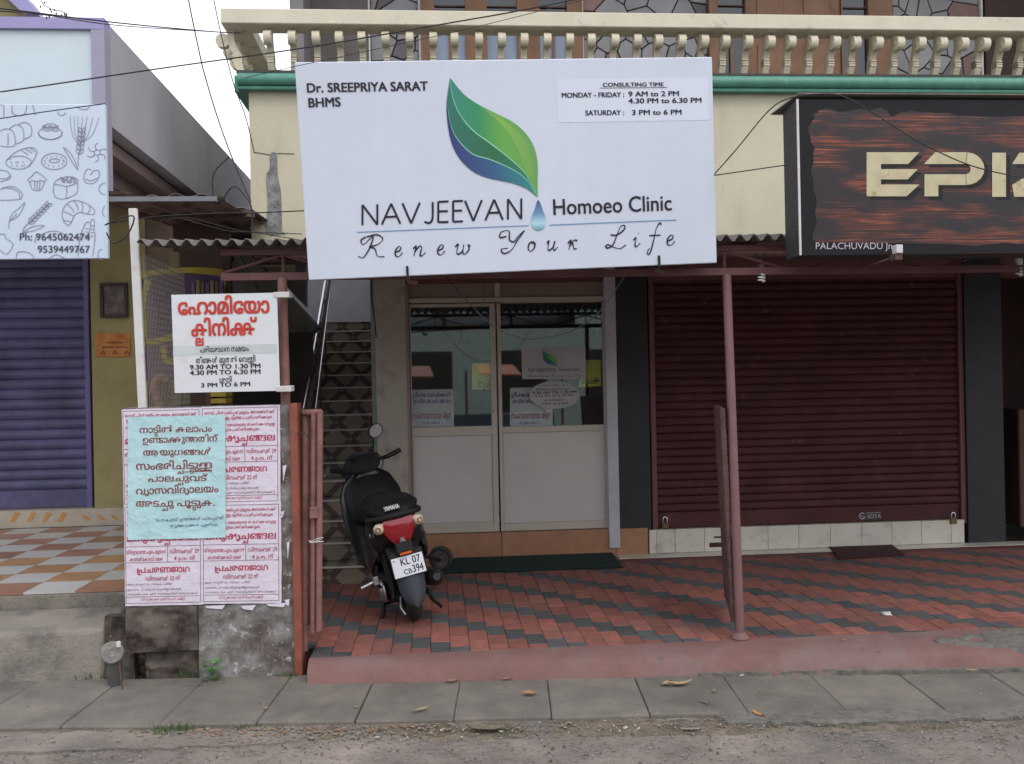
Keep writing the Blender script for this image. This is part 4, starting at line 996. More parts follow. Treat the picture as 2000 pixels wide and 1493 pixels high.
def epi(dx, dy, y, nm, mt):
    mb = MB()
    E_ = [(1692, 298), (1795, 298), (1773, 321), (1720, 321), (1720, 331), (1792, 331), (1772, 351), (1720, 351), (1720, 361), (1795, 361), (1770, 384), (1692, 384)]
    q_ = [(x+dx, y_+dy) for x, y_ in E_]
    rects = [((1692, 298), (1720, 384)), ]
    def T(poly): 
        p = [es.loc(a+dx, b+dy) for a, b in poly]; mb.poly([(a, y, b) for a, b in p])
    T([(1692, 298), (1720, 298), (1720, 384), (1692, 384)]); T([(1720, 298), (1795, 298), (1773, 321), (1720, 321)]); T([(1720, 331), (1792, 331), (1772, 351), (1720, 351)]); T([(1720, 361), (1795, 361), (1770, 384), (1720, 384)])
    # P
    T([(1826, 298), (1890, 298), (1886, 321), (1804, 321)]); T([(1805, 341), (1832, 341), (1832, 384), (1805, 384)]); T([(1832, 341), (1886, 341), (1888, 362), (1832, 362)])
    N = 10
    o_ = [(1886+36*math.sin(math.pi*i/N), 330-32*math.cos(math.pi*i/N)) for i in range(N+1)]; i_ = [(1884+11*math.sin(math.pi*i/N), 331-10*math.cos(math.pi*i/N)) for i in range(N+1)]
    for i in range(N): T([i_[i], o_[i], o_[i+1], i_[i+1]])
    T([(1937, 299), (1964, 299), (1964, 385), (1937, 385)])
    T([(1990, 299), (2075, 299), (2075, 321), (1976, 321)]); T([(2040, 321), (2075, 321), (2010, 362), (1976, 362)]); T([(1976, 362), (2075, 362), (2060, 385), (1980, 385)])
    es.part(nm, mb, mt)
epi(9, 6, -.002, 'letter_shadow', M('black_letter_shadow', (.004, .003, .003), .6, bump=0))
lw = M('cream_timber_print', (.50, .44, .28), .6, var=.12, scale=12, bump=0, stain=(.34, .28, .16), sscale=10, sthr=.6, swid=.04)
epi(0, 0, -.0035, 'letters', lw)
mb = MB(); es.text(mb, 'PALACHUVADU Jn', (1593, 487), (1742, 487), 12.5, B0, y=-.003); es.part('small_lettering', mb, M('grey_white_print', (.42, .40, .42), .5, bump=0))
x, z = P(1754, 492, -2.86)
fl = Thing('floodlight', 'small white lamp housing hooked on the lower edge of the dark wooden sign', 'lamp', (x, -2.86, z))
fl.part('housing', MB().box(x-.018, x+.018, -2.88, -2.83, z-.01, z+.035), whitep, bevel=.003); fl.part('bracket', MB().box(x-.02, x+.02, -2.87, -2.80, z-.045, z-.012), rustm, bevel=.003); fl.part('arm', MB().tube([(x-.02, -2.82, z-.03), (x-.10, -2.6, z-.06)], .006, 6), rustm)
# ================================================================== POSTER WALL (masonry stub)
SB = -2.5
w0, w1 = A(243, SB, 1000), A(572, SB, 1050); wt = Z(400, 794, SB)
stb = Thing('masonry_stub', 'mildewed masonry wall stub covered with posters beside the folded gate', 'wall', ((w0+w1)/2, SB, 0))
wm_, wlow = A(388, SB, 1240), Z(320, 1290, SB)
# rough plaster front as displaced grid, with a broken lower left part
def rough(x0, x1, z0, z1, b0, b1, amp, nx=36, nz=30, seed=0):
    mb = MB(); vs = []; fs = []
    for j in range(nz+1):
        for i in range(nx+1):
            x = x0+(x1-x0)*i/nx; z = z0+(z1-z0)*j/nz; e_ = 0 if 0 < i < nx and 0 < j < nz else .3
            vs.append((x, b0+amp*(noise.noise(Vector((x*9, seed, z*9)))+.6*noise.noise(Vector((x*24, seed, z*24))))*(1-e_), z))
    for j in range(nz):
        for i in range(nx): k = j*(nx+1)+i; fs.append((k, k+1, k+nx+2, k+nx+1))
    mb.add(vs, fs)
    n0 = len(mb.v); border = [i for i in range(nx+1)]+[(j)*(nx+1)+nx for j in range(1, nz+1)]+[nz*(nx+1)+i for i in range(nx-1, -1, -1)]+[j*(nx+1) for j in range(nz-1, 0, -1)]
    bv = [(vs[k][0], b1, vs[k][2]) for k in border]; k0 = len(mb.v); mb.v += bv; nb = len(border)
    for i in range(nb): mb.f.append((border[i], border[(i+1) % nb], k0+(i+1) % nb, k0+i))
    mb.f.append(tuple(range(k0, k0+nb)))
    return mb
zpb = Z(400, 1178, SB)
stb.part('wall_body', rough(w0, w1, zpb-.01, wt, SB, SB+.2, .002), stub, smooth=True)
stb.part('plastered_foot', rough(wm_, w1, -.02, zpb-.012, SB-.002, SB+.2, .014, seed=3), stub, smooth=True)
stb.part('laterite_block', rough(w0, wm_-.004, Z(320, 1272, SB)+.0, zpb-.012, SB-.012, SB+.2, .03, 26, 16, seed=7), later, smooth=True)
stb.part('eroded_footing', rough(w0+.08, wm_-.004, -.02, Z(320, 1274, SB), SB+.05, SB+.2, .045, 22, 14, seed=9), later, smooth=True)
stb.part('laterite_block', rough(w0-.16, w0-.005, -.02, Z(230, 1215, SB), SB+.13, SB+.2, .03, 10, 14, seed=12), later, smooth=True)  # set-back block added in place of a dark recess, no masonry there
# orange-red painted edge post
pr0, pr1 = A(570, SB, 1000), A(584, SB, 1000)
single('post', MB().box(pr0+.002, pr1+.006, SB-.03, SB+.12, .03, Z(575, 788, SB)), redst, (pr0, SB, .03), 'orange-red painted post on the right edge of the poster wall', 'post', bevel=.004)
# folded gate tubes
gg = Thing('folded_gate', 'folded pink-brown tube gate tied with wire beside the orange-red post', 'gate', (A(605, -2.45), -2.45, .15))
tubes = ((597, 800, 1272, .020, -2.44), (613, 805, 1235, .017, -2.48), (625, 803, 1232, .017, -2.50))
for px, y0, y1, r_, b_ in tubes:
    x0, z0 = P(px-2, y1, b_); x1, z1 = P(px, y0, b_)
    gg.part('tube', MB().tube([(x0, b_, max(z0, .16)), (x1, b_, z1)], r_, 12), pipem, smooth=True)
x0, z0 = P(592, 806, -2.47); x1, _ = P(629, 806, -2.47)
gg.part('top_rail', MB().tube([(x0, -2.465, z0), (x1, -2.49, z0)], .018, 10), pipem, smooth=True)
gg.part('hinge_plate', MB().box(*sorted((P(606, 1000, -2.5)[0], P(622, 1000, -2.5)[0])), -2.53, -2.5, Z(612, 1012, -2.5), Z(612, 990, -2.5)), pipem, bevel=.004)
gg.part('tie_wire', MB().tube([(P(px, py, -2.53)[0], -2.53, P(px, py, -2.53)[1]) for px, py in ((603, 1056), (612, 1060), (622, 1056), (632, 1050), (620, 1052), (604, 1060), (632, 1058))], .0025, 6), whitep, smooth=True)
gg.part('tie_wire', MB().tube([(P(px, py, -2.53)[0], -2.53, P(px, py, -2.53)[1]) for px, py in ((582, 846), (595, 845), (604, 856), (603, 876), (606, 882))], .003, 6), cablem, smooth=True)
gx_, gz_ = P(604, 850, -2.47); gg.part('mesh_panel', MB().box(P(592, 850, -2.47)[0], P(621, 850, -2.47)[0], -2.45, -2.445, .3, Z(600, 812, -2.45)), rustm)
# posters
def poster(name, label, corners, mat, b, group=None, th=.0008, wave=.0):
    "corners TL TR BR BL in photograph pixels on the wall plane"
    c = [P(*q, b) for q in corners]; cx = (c[0][0]+c[1][0])/2; cz = (c[0][1]+c[3][1])/2
    B = Board(name, label, 'poster', FR @ Matrix.Translation((cx, b, cz)), group)
    N = 40 if wave else 8; vs = []; fs = []
    if wave:
        Wd = c[1][0]-c[0][0]; Hd = c[0][1]-c[3][1]
        def disp(x, z, k=b*97):
            cr = abs(noise.noise(Vector((x*5+k, z*9+k, 2)))); cr2 = abs(noise.noise(Vector((x*13+z*6+k, z*4, 7))))
            e_ = max(0, (-x/Wd*2)-.55)*max(0, -(z+.5*0)/Hd*1.0-.70)*0
            return -wave*(.35+.5*noise.noise(Vector((x*7+k, z*7, 0)))+.5*max(0, .12-cr)/.12*.6+.4*max(0, .08-cr2)/.08*.5)
        B.disp = disp
    for j in range(N+1):
        for i in range(N+1):
            u, v = i/N, j/N
            x = (c[0][0]*(1-u)+c[1][0]*u)*(1-v)+(c[3][0]*(1-u)+c[2][0]*u)*v; z = (c[0][1]*(1-u)+c[1][1]*u)*(1-v)+(c[3][1]*(1-u)+c[2][1]*u)*v
            jx = .0015*noise.noise(Vector((u*7, v*7, b*50))) if (i in (0, N) or j in (0, N)) else 0
            vs.append((x-cx+jx, B.disp(x-cx, z-cz) if B.disp else 0.0, z-cz+jx))
    M1 = len(vs); vs += [(x, th, z) for x, y, z in vs]
    for j in range(N):
        for i in range(N): k = j*(N+1)+i; fs += [(k, k+N+1, k+N+2, k+1), (M1+k, M1+k+1, M1+k+N+2, M1+k+N+1)]
    for i in range(N): fs += [(i, i+1, M1+i+1, M1+i), (N*(N+1)+i, M1+N*(N+1)+i, M1+N*(N+1)+i+1, N*(N+1)+i+1), (i*(N+1), M1+i*(N+1), M1+(i+1)*(N+1), (i+1)*(N+1)), (i*(N+1)+N, (i+1)*(N+1)+N, M1+(i+1)*(N+1)+N, M1+i*(N+1)+N)]
    B.part('sheet', MB().add(vs, fs), mat); return B
papP = M('pinkish_white_newsprint', (.66, .60, .68), .8, var=.04, scale=4, bump=.25, bscale=14, rnd=.03)
papC = M('pale_cyan_paper', (.41, .62, .64), .8, var=.04, scale=3, bump=.3, bscale=12, stain=(.46, .66, .68), sscale=6, sthr=.55)
def pink(label, tl, tr, br, bl, b):
    B = poster('poster', label, (tl, tr, br, bl), papP, b, 'pink printed posters on the masonry stub', wave=.003)
    def mp_(px, py):
        u = (px-395)/153; v = (py-983)/198
        return ((tl[0]*(1-u)+tr[0]*u)*(1-v)+(bl[0]*(1-u)+br[0]*u)*v, (tl[1]*(1-u)+tr[1]*u)*(1-v)+(bl[1]*(1-u)+br[1]*u)*v)
    r1 = MB(); r2 = MB(); r3 = MB()
    def t(mb, s_, x0, x1, y, c, b_=B0): B.text(mb, s_, mp_(x0, y), mp_(x1, y), c, b_, y=-.0012)
    def ln(*pts, w=.9): B.stroke(r2, [mp_(*p) for p in pts], w, y=-.001)
    t(r1, 'നോട്ട് പിൻവലിച്ചതുമൂലം ജനങ്ങൾക്ക്', 401, 538, 999, 4.6, B1); t(r1, 'ഉണ്ടായിട്ടുള്ള ദുരിതം പരിഹരിക്കുക', 403, 533, 1009.5, 4.6, B1)
    t(r1, 'സഹകരണ മേഖലയെ തകർക്കാനുള്ള', 401, 538, 1023.5, 4.6, B1); t(r1, 'നീക്കം ഉപേക്ഷിക്കുക', 410, 508, 1033, 4.6, B1)
    t(r1, 'മനുഷ്യച്ചങ്ങല', 400, 538, 1054, 11, B2)
    t(r1, 'തിരുവനന്തപുരം മുതൽ', 399, 476, 1079, 6, B1); t(r1, 'കാസർകോഡ് വരെ', 405, 470, 1093, 6, B1); t(r1, 'ഡിസംബർ 29', 483, 540, 1079, 6.5, B1); t(r1, '4 p.m. ന്', 491, 533, 1093, 6.5, B1)
    t(r1, 'പ്രചരണജാഥ', 419, 522, 1116, 10, B2); t(r1, 'ഡിസംബർ 22 ന്', 435, 503, 1131.5, 6.5, B1)
    t(r3, 'ജാഥ ക്യാപ്റ്റൻ സ. സി.കെ. പരീത്'.replace('പ്റ്റ', 'റ്റ').replace('ക്യ', 'ക'), 400, 488, 1141, 3.4); t(r3, 'ഉദഘാടനം  പി. രാജു സിപിഐ ജില്ലാ സെകട്ടറി'.replace('ഘ', 'ഥ'), 400, 505, 1151, 3.4); t(r3, 'സ്വാഗതം  കെ. എൻ. രാധാകൃഷണൻ അഡ്വക്കേറ്റ്'.replace('്വ', 'വ'), 400, 537, 1160, 3.4)
    t(r1, 'LDF തൃക്കാക്കര മുനിസിപ്പൽ കമ്മിറ്റി', 426, 512, 1171, 4, B0)
    for q_ in (((397, 987), (543, 987)), ((397, 987), (397, 1176)), ((543, 987), (543, 1176)), ((397, 1176), (543, 1176)), ((397, 1064.5), (543, 1064.5)), ((397, 1096), (543, 1096)), ((397, 1163.5), (543, 1163.5)), ((479, 1064.5), (479, 1096))): ln(*q_)
    B.part('crimson_lettering', r1, inkpink); B.part('rules', r2, inkplum); B.part('small_lettering', r3, inkplum); return B
pink('pink printed poster at the upper left of the stub, mostly under the cyan sheet', (238, 800), (394, 796), (395, 986), (242, 990), SB-.006)
pink('pink printed poster at the upper right of the stub', (393, 795), (547, 791), (548, 983), (395, 986), SB-.0072)
pink('pink printed poster at the lower left of the stub', (242, 988), (396, 984), (397, 1181), (245, 1184), SB-.0084)
pink('pink printed poster at the lower right of the stub, fully visible on its right side', (395, 984), (549, 981), (550, 1178), (396, 1180), SB-.0096)
cy = poster('poster', 'pale cyan handwritten sheet pasted over the pink posters', ((250, 815), (440, 811), (441, 1050), (250, 1055)), papC, SB-.0150, wave=.006)
hm_ = MB(); hb = MB()
for s_, p0, p1, c_ in (('നാട്ടിൽ കലാപം', (273, 846), (414, 843), 10), ('ഉണ്ടാക്കുന്നതിന്', (279, 866), (426, 862), 10), ('ആയുധങ്ങൾ', (280, 890), (413, 888), 10), ('സംഭരിച്ചിട്ടുള്ള', (266, 918), (415, 915), 12),
                       ('പാലച്ചുവട്', (290, 941), (406, 939), 10), ('വ്യാസവിദ്യാലയം', (266, 966), (427, 961), 11), ('അടച്ചു പൂട്ടുക.', (266, 990), (420, 988), 11)): cy.text(hm_, s_, p0, p1, c_, .015, y=-.0015)
cy.text(hb, 'പോപ്പുലർ ഫ്രണ്ടകൾ പാലച്ചുവട്'.replace('ഫ്രണ്ട', 'ഫ്രണ്ട'), (305, 1019), (437, 1014), 5, B0, y=-.0015); cy.text(hb, 'തൃക്കാക്കര ഏരിയ.', (333, 1030), (427, 1027), 4.5, B0, y=-.0015)
cy.stroke(hm_, [(360, 922), (415, 920)], 1.6, y=-.0015)
cy.part('marker_lettering', hm_, inkhand); cy.part('pen_lettering', hb, inkblue)
# torn paper scraps under the posters
scr = MB(); rr = random.Random(5)
for (x0, y0, x1, y1) in ((400, 1184, 440, 1190), (470, 1184, 500, 1192), (520, 1180, 560, 1186), (556, 1172, 566, 1184), (548, 1000, 556, 1012), (552, 910, 560, 940), (560, 1060, 566, 1090)):
    pts = [(x0, y0), (x1, y0-2), (x1-rr.uniform(2, 8), y1), (x0+rr.uniform(2, 6), y1-2)]
    q_ = [P(a, b, SB-.016) for a, b in pts]; scr.prism(q_, SB-.018, SB-.0165, 'xz')
stb.part('paper_scraps', scr, papP)
# corner pipe and white post, wire mesh
cpx = A(553, SB+.05, 650)
single('post', MB().tube([(A(558, SB+.05, 790), SB+.05, wt-.01), (A(551, SB+.05, 545), SB+.05, 2.19)], .026, 12), pipem, (cpx, SB+.05, wt), 'pink-brown corner pipe rising from the poster wall to the truss, behind the red-lettered board', 'post', smooth=True)
wb = SB+.02; x0, z0 = P(279, 790, wb); x1, z1 = P(260, 408, wb)
whp = Thing('fence_post', 'leaning white flat post at the left end of the poster wall holding the wire mesh', 'post', (x0, wb, z0))
whp.part('bar', MB().add([(x0-.022, wb-.012, z0-.03), (x0+.022, wb-.012, z0-.03), (x0+.022, wb+.012, z0-.03), (x0-.022, wb+.012, z0-.03), (x1-.022, wb-.012, z1), (x1+.022, wb-.012, z1), (x1+.022, wb+.012, z1), (x1-.022, wb+.012, z1)], [(0, 1, 2, 3), (4, 7, 6, 5), (0, 4, 5, 1), (1, 5, 6, 2), (2, 6, 7, 3), (3, 7, 4, 0)]), whitep, bevel=.003)
me_ = MB(); zt_ = 2.33; zb_ = wt
for i in range(30):
    b_ = wb+.02+i*.028; k = (zt_-zb_); me_.tube([(x0+.03, b_, zb_), (x1+.03+.01, b_, zt_)], .0019, 4, False)
for j in range(26):
    z = zb_+k*j/25; xx_ = x0+.03+(x1+.01-x0)*(j/25); me_.tube([(xx_, wb+.02, z), (xx_, wb+.84, z)], .0016, 4, False)
whm = whp.part('wire_mesh', me_, M('galvanised_wire', (.26, .23, .18), .6, bump=0)); whm['kind'] = 'stuff'
# ================================================================== LEFT SHOP AND KIOSK PASSAGE
LB = .85
lsh = Thing('shop_building', 'lilac and ochre shop building with a violet shutter and grey side parapet, left edge', 'building', (-3.4, LB, 0))
def lp(name, mb, mt, parent=None, **k): return lsh.part(name, mb, mt, parent, **k)
PZ = .43
zs0 = Z(100, 993, LB); xsr = A(168, LB, 750)
shutter(lsh, 'roller_shutter', -6.5, xsr, zs0+.002, 2.95, LB, .088, bluesh, bluefr, .16)
lp('wall', MB().box(xsr+.06, A(290, LB), LB-.02, LB+.15, PZ, 3.3), ochre)
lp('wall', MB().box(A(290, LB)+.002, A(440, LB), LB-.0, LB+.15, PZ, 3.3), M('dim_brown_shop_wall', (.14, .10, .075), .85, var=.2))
lp('wall', MB().box(-6.5, xsr+.06, LB-.05, LB+.15, 2.95, 3.3), ochre)
lp('upper_floor', MB().box(-6.5, A(342, LB), -1.1, 4.5, 3.30, 3.39), brownw)
# step of small tiles with diamonds
lp('step', MB().box(-6.5, A(345, LB-.12), LB-.115, LB+.15, PZ, zs0), M('cream_marble_tile', (.44, .38, .30), .4, var=.12, scale=10, bump=0))
dm = M('orange_diamond_inlay', (.50, .25, .07), .4, bump=0)
for i, px in enumerate((30, 62, 92, 122, 168, 198, 224, 250)):
    x, z = P(px, 1010, LB-.115); s_ = 1 if i < 4 else -1
    lp('diamond_inlay', MB().prism([(x-.045, z-.03*s_-.01), (x-.01, z-.03*s_-.012), (x+.04, z+.03*s_), (x+.0, z+.03*s_+.01)] , LB-.118, LB-.114, 'xz'), dm)
# checker floor
pf = G(100, 1156, PZ)[1]
lp('platform', MB().box(-6.5, -1.72, pf, LB-.12, 0, PZ-.012), platm, bevel=.01)
tw = M('white_floor_tile', (.45, .44, .42), .35, var=.08, bump=0, rnd=.05); to = M('orange_brown_floor_tile', (.37, .21, .10), .35, var=.15, bump=0, rnd=.08); tr_ = M('reddish_floor_tile', (.29, .15, .10), .35, var=.15, bump=0, rnd=.08)
ts = .295; xt0 = P(147, 1156, pf)[0]
for i in range(-9, 7):
    for j in range(0, 9):
        x = xt0+i*ts; b_ = pf+.0+j*ts
        if x+ts > -1.70 or b_+ts > LB-.1 or x < -6: continue
        mt = tw if (i+j) % 2 else (to if j < 4 and random.random() < .6 else tr_)
        lp('floor_tile', MB().box(x+.0015, x+ts-.0015, b_+.001, b_+ts-.0015, PZ-.012, PZ), mt)
# lower step of cement
l0 = G(100, 1225, .30)
lp('lower_step', MB().add(*(lambda x0, x1: ([(x0, -2.42, -.02), (x1, -2.42, -.02), (x1, pf, -.02), (x0, pf, -.02), (x0, -2.36, .30), (x1, -2.36, .30), (x1, pf, .335), (x0, pf, .335)], [(0, 3, 2, 1), (4, 5, 6, 7), (0, 1, 5, 4), (1, 2, 6, 5), (3, 7, 6, 2), (0, 4, 7, 3)]))(-6.5, A(200, -2.4, 1250))), platm, bevel=.025, seg=3)
# upper part: lilac beam, pillar, white panel, side parapet
UBk = -1.1
ux = A(205, UBk, 50); uz1 = Z(205, 37, UBk); uz0 = Z(208, 240, UBk)
lp('fascia_beam', MB().box(-6.5, ux, UBk-.02, UBk+.1, Z(100, 58, UBk), uz1), lilac)
lp('fascia_pillar', MB().box(A(181, UBk, 150), ux, UBk-.018, UBk+.1, 2.95, Z(100, 58, UBk)), lilacg)
lp('back_wall', MB().box(-6.5, A(440, LB), LB+.9, LB+1.0, 0, 3.3), darkin)  # unseen; added behind the violet shutter to block light between its slats
lp('fascia_panel', MB().box(-6.5, A(181, UBk, 150), UBk+.01, UBk+.05, 2.9, Z(100, 58, UBk)), M('white_flex_panel', (.55, .64, .68), .5, var=.03, bump=.01))
lp('side_parapet', MB().box(ux-.12, ux, UBk+.1, 9.5, uz0, uz1-.01), greyw)
lp('side_wall', MB().box(ux-.9, ux-.75, LB+.15, 9.5, 0, uz0), brownw)
lp('eave_soffit', MB().box(ux-.9, ux-.121, UBk+.1, 9.5, uz0+.02, uz0+.09), M('pink_soffit', (.27, .17, .155), .85))
lp('beam', MB().box(ux-.45, ux-.30, UBk+.1, 9.5, uz0-.22, uz0+.0), brownw)
# gable piece above
gm = [P(x, y, UBk+.3) for x, y in ((-120, -60), (38, -20), (60, 34), (-120, 34))]
lp('gable', MB().prism(gm, UBk+.3, UBk+.4, 'xz'), ochre)
gm = [P(x, y, UBk+.28) for x, y in ((0, -40), (48, -8), (82, 36), (56, 36), (18, 0), (-30, -40))]
lp('gable_trim', MB().prism(gm, UBk+.2, UBk+.45, 'xz'), lilac)
# framed picture and orange poster on the ochre wall
fb_ = LB-.03
x0, z0 = P(198, 621, fb_); x1, z1 = P(250, 553, fb_)
pic = Thing('picture_frame', 'dark framed picture hanging on the ochre wall behind the white post', 'picture', ((x0+x1)/2, fb_, z0))
f2 = MB(); t_ = .025
f2.box(x0, x1, fb_-.03, fb_, z0, z0+t_); f2.box(x0, x1, fb_-.03, fb_, z1-t_, z1); f2.box(x0, x0+t_, fb_-.029, fb_, z0+t_, z1-t_); f2.box(x1-t_, x1, fb_-.029, fb_, z0+t_, z1-t_)
pic.part('frame', f2, M('dark_frame_wood', (.045, .025, .02), .5)); pic.part('picture', MB().box(x0+t_, x1-t_, fb_-.012, fb_-.002, z0+t_, z1-t_), M('dim_picture', (.085, .05, .045), .3, var=.5, scale=16, bump=0, stain=(.22, .20, .17), sscale=12, sthr=.62))
ot = poster('poster', 'small orange poster with dark writing on the ochre wall under the framed picture', ((186, 651), (254, 651), (254, 697), (187, 697)), M('orange_poster_print', (.50, .12, .03), .6, var=.25, scale=5, bump=0, stain=(.55, .28, .06), sscale=5, sthr=.5), fb_+.0)
mb = MB(); ot.text(mb, 'സ്വാഗതം'.replace('്വ', 'വ'), (208, 671), (241, 671), 3.5, B1, y=-.001); ot.text(mb, 'ഉദയം കേന്ദം'.replace('ന്ദ', 'ന'), (200, 680), (250, 680), 3.5, B1, y=-.001)
for px in (196, 220, 243): ot.stroke(mb, [(px, 692), (px+5, 686), (px+9, 693)], 2, y=-.001)
ot.part('lettering', mb, ink)
# passage behind the mesh: dark back wall, printed cloth banner, bench pieces
kz = Thing('kiosk', 'dim wayside kiosk behind the wire mesh with a dark back wall and shelf', 'kiosk', (-2.0, -.2, .2))
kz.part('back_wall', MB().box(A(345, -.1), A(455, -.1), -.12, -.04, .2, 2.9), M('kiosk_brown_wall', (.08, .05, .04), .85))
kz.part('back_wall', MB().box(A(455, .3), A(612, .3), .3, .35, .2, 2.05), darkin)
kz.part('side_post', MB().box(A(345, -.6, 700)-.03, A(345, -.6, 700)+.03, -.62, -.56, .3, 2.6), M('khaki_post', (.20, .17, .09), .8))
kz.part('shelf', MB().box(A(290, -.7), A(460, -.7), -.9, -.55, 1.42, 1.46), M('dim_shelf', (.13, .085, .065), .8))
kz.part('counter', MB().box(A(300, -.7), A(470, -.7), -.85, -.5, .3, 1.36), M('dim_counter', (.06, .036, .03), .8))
bb_ = -1.0
ban = Board('banner', 'dark purple printed cloth with yellow curved ribbons hanging behind the wire mesh', 'banner', FR @ Matrix.Translation((A(330, bb_), bb_, 1.9)))
mb = MB(); c = [ban.loc(*p) for p in ((274, 540), (445, 535), (448, 740), (276, 745))]
mb.prism([(p[0], p[1]) for p in c], 0, .006, 'xz'); ban.part('cloth', mb, M('dark_plum_cloth', (.07, .038, .085), .8, var=.2))
mb = MB()
for pts in ([(262, 545), (300, 533), (370, 528), (435, 533)], [(272, 660), (300, 668), (345, 655)], [(318, 676), (325, 705), (345, 704)], [(436, 530), (436, 600), (430, 745)], [(290, 545), (278, 600), (282, 660), (272, 700), (278, 745)]):
    ban.stroke(mb, pts, lambda t: 13-3*math.sin(4*t), sm=5, y=-.002)
ban.part('yellow_ribbon', mb, M('mustard_print', (.30, .24, .03), .8, var=.15))
items = M('mixed_dark_goods', (.07, .055, .08), .6, var=.6, scale=14)
rr = random.Random(9)
for i in range(7):
    px = 385+i*9; x, z = P(px, 566, -.95)
    gm_ = M('goods_%d' % (i % 3), ((.08, .07, .13), (.16, .14, .05), (.12, .05, .05))[i % 3], .5)
    props(single('packet', MB().box(x-.012, x+.012, -1.06, -1.03, z-.05+rr.uniform(0, .01), z+.05+rr.uniform(-.02, .01)), gm_, (x, -1.04, z-.05)), 'hanging packet above the red-lettered board, %s of the row' % ('leftmost', 'second from the left', 'third from the left', 'middle one', 'third from the right', 'second from the right', 'rightmost')[i], 'packet', 'packets hanging in the kiosk')
# bent brown pipe and yellow crate near the stub top
px_ = [(P(a, b, -1.6)[0], -1.6, P(a, b, -1.6)[1]) for a, b in ((330, 745), (312, 738), (303, 755), (309, 780), (318, 800), (322, 850))]
single('bent_pipe', MB().tube(smooth2(px_, 3), .028, 10), pipem, (px_[0][0], -1.6, 1.3), 'short bent brown pipe showing just above the posters behind the mesh', 'pipe', smooth=True)
x0, z0 = P(412, 800, -1.2); x1, z1 = P(441, 770, -1.2)
cr_ = Thing('crate', 'yellow slatted crate edge peeping between poster wall and red-lettered board', 'crate', (x0, -1.2, z0))
for k in range(4): cr_.part('slat', MB().box(x0, x1, -1.2, -1.0, z0-.05+k*.045, z0-.05+k*.045+.032), M('yellow_crate_plastic', (.38, .27, .03), .6))
cr_.part('side', MB().box(x0-.03, x0-.002, -1.2, -1.0, z0-.06, z1+.03), rustm)
# neighbour's sloping concrete stair beam and grey sheets seen over the kiosk
bm_ = MB(); qa = [P(x, y, .6) for x, y in ((445, 488), (480, 486), (625, 640), (600, 660))]
bm_.prism(qa, .45, .75, 'xz'); single('concrete_beam', bm_, M('grey_green_concrete', (.17, .17, .15), .9, var=.2), (qa[0][0], .6, qa[0][1]), 'sloping grey concrete beam under the awning left of the staircase', 'beam')
bm_ = MB(); qa = [P(x, y, .9) for x, y in ((440, 520), (470, 505), (600, 625), (600, 700), (560, 640), (440, 560))]
bm_.prism(qa, .85, .95, 'xz'); single('grey_sheet', bm_, M('green_grey_sheet', (.12, .125, .11), .9, var=.2), (qa[0][0], .9, qa[0][1]), 'grey-green sheet wall below the sloping concrete beam', 'sheet')
bm_ = MB(); qa = [P(x, y, 1.6) for x, y in ((480, 470), (598, 470), (598, 600), (560, 560))]
bm_.prism(qa, 1.55, 1.7, 'xz'); single('concrete_panel', bm_, M('grey_panel', (.30, .30, .31), .9), (qa[0][0], 1.6, qa[0][1]), 'pale grey panel behind the sloping concrete beam', 'panel')
# small torn tin roof of the left shop
tb = -1.5
tin = Thing('tin_roof', 'small rusty tin roof with torn edge beside the grey side parapet', 'roof', (A(320, tb), tb, Z(320, 400, tb)))
zt3 = Z(320, 398, tb)
tin.part('sheet', corr(A(196, tb), A(432, tb, 385), tb-.1, .6, zt3+.03, zt3+.17, .16, .012, .004, .15), M('rusty_tin', (.28, .20, .18), .7, var=.3, scale=10, stain=(.10, .06, .05), sscale=5, sthr=.5))
tin.part('sheet', corr(A(300, tb+1), A(500, tb+1, 410), tb+.9, 1.8, Z(440, 408, tb+.9), Z(440, 408, tb+.9)+.12, .16, .012, .004, .1), M('grey_tin', (.22, .21, .22), .7, var=.3))
tin.part('edge_angle', MB().box(A(196, tb), A(432, tb, 395), tb-.13, tb-.10, zt3-.01, zt3+.02), M('grey_angle', (.2, .2, .22), .6))
tin.part('beam', MB().box(A(196, tb), A(500, tb+.9, 420), tb+.8, tb+.86, Z(440, 424, tb+.8), Z(440, 410, tb+.8)), rustm)
tin.part('torn_scrap', MB().add([(A(212, tb, 380), tb-.12, zt3+.06), (A(262, tb, 380), tb-.13, zt3+.05), (A(258, tb), tb+.1, zt3+.09), (A(215, tb), tb+.1, zt3+.08)], [(0, 1, 2, 3)]), M('pale_scrap', (.6, .5, .48), .7))
# stair railing
rl = Thing('stair_railing', 'double steel stair railing rising to the right of the dark passage', 'railing', (-1.7, -.5, .3))
def rr_(pa, pb, ba, bb2, r_, mt, nm): 
    a1, z1 = P(*pa, ba); a2, z2 = P(*pb, bb2); rl.part(nm, MB().tube([(a1, ba, z1), (a2, bb2, z2)], r_, 10), mt, smooth=True)
rr_((592, 802), (636, 548), -.3, 2.6, .019, steel, 'handrail')
rr_((603, 802), (644, 548), -.3, 2.6, .016, rustm, 'lower_rail')
rr_((616, 800), (645, 560), -.2, 2.6, .011, steel, 'lower_rail')
for k in range(4):
    t = k/4+.1; b_ = -.3+2.9*t; px = 594+42*t; a1, z1 = P(px+4, 802-254*t, b_); rl.part('baluster_rod', MB().tube([(a1, b_, z1), (a1, b_, z1-.85)], .009, 8), rustm)
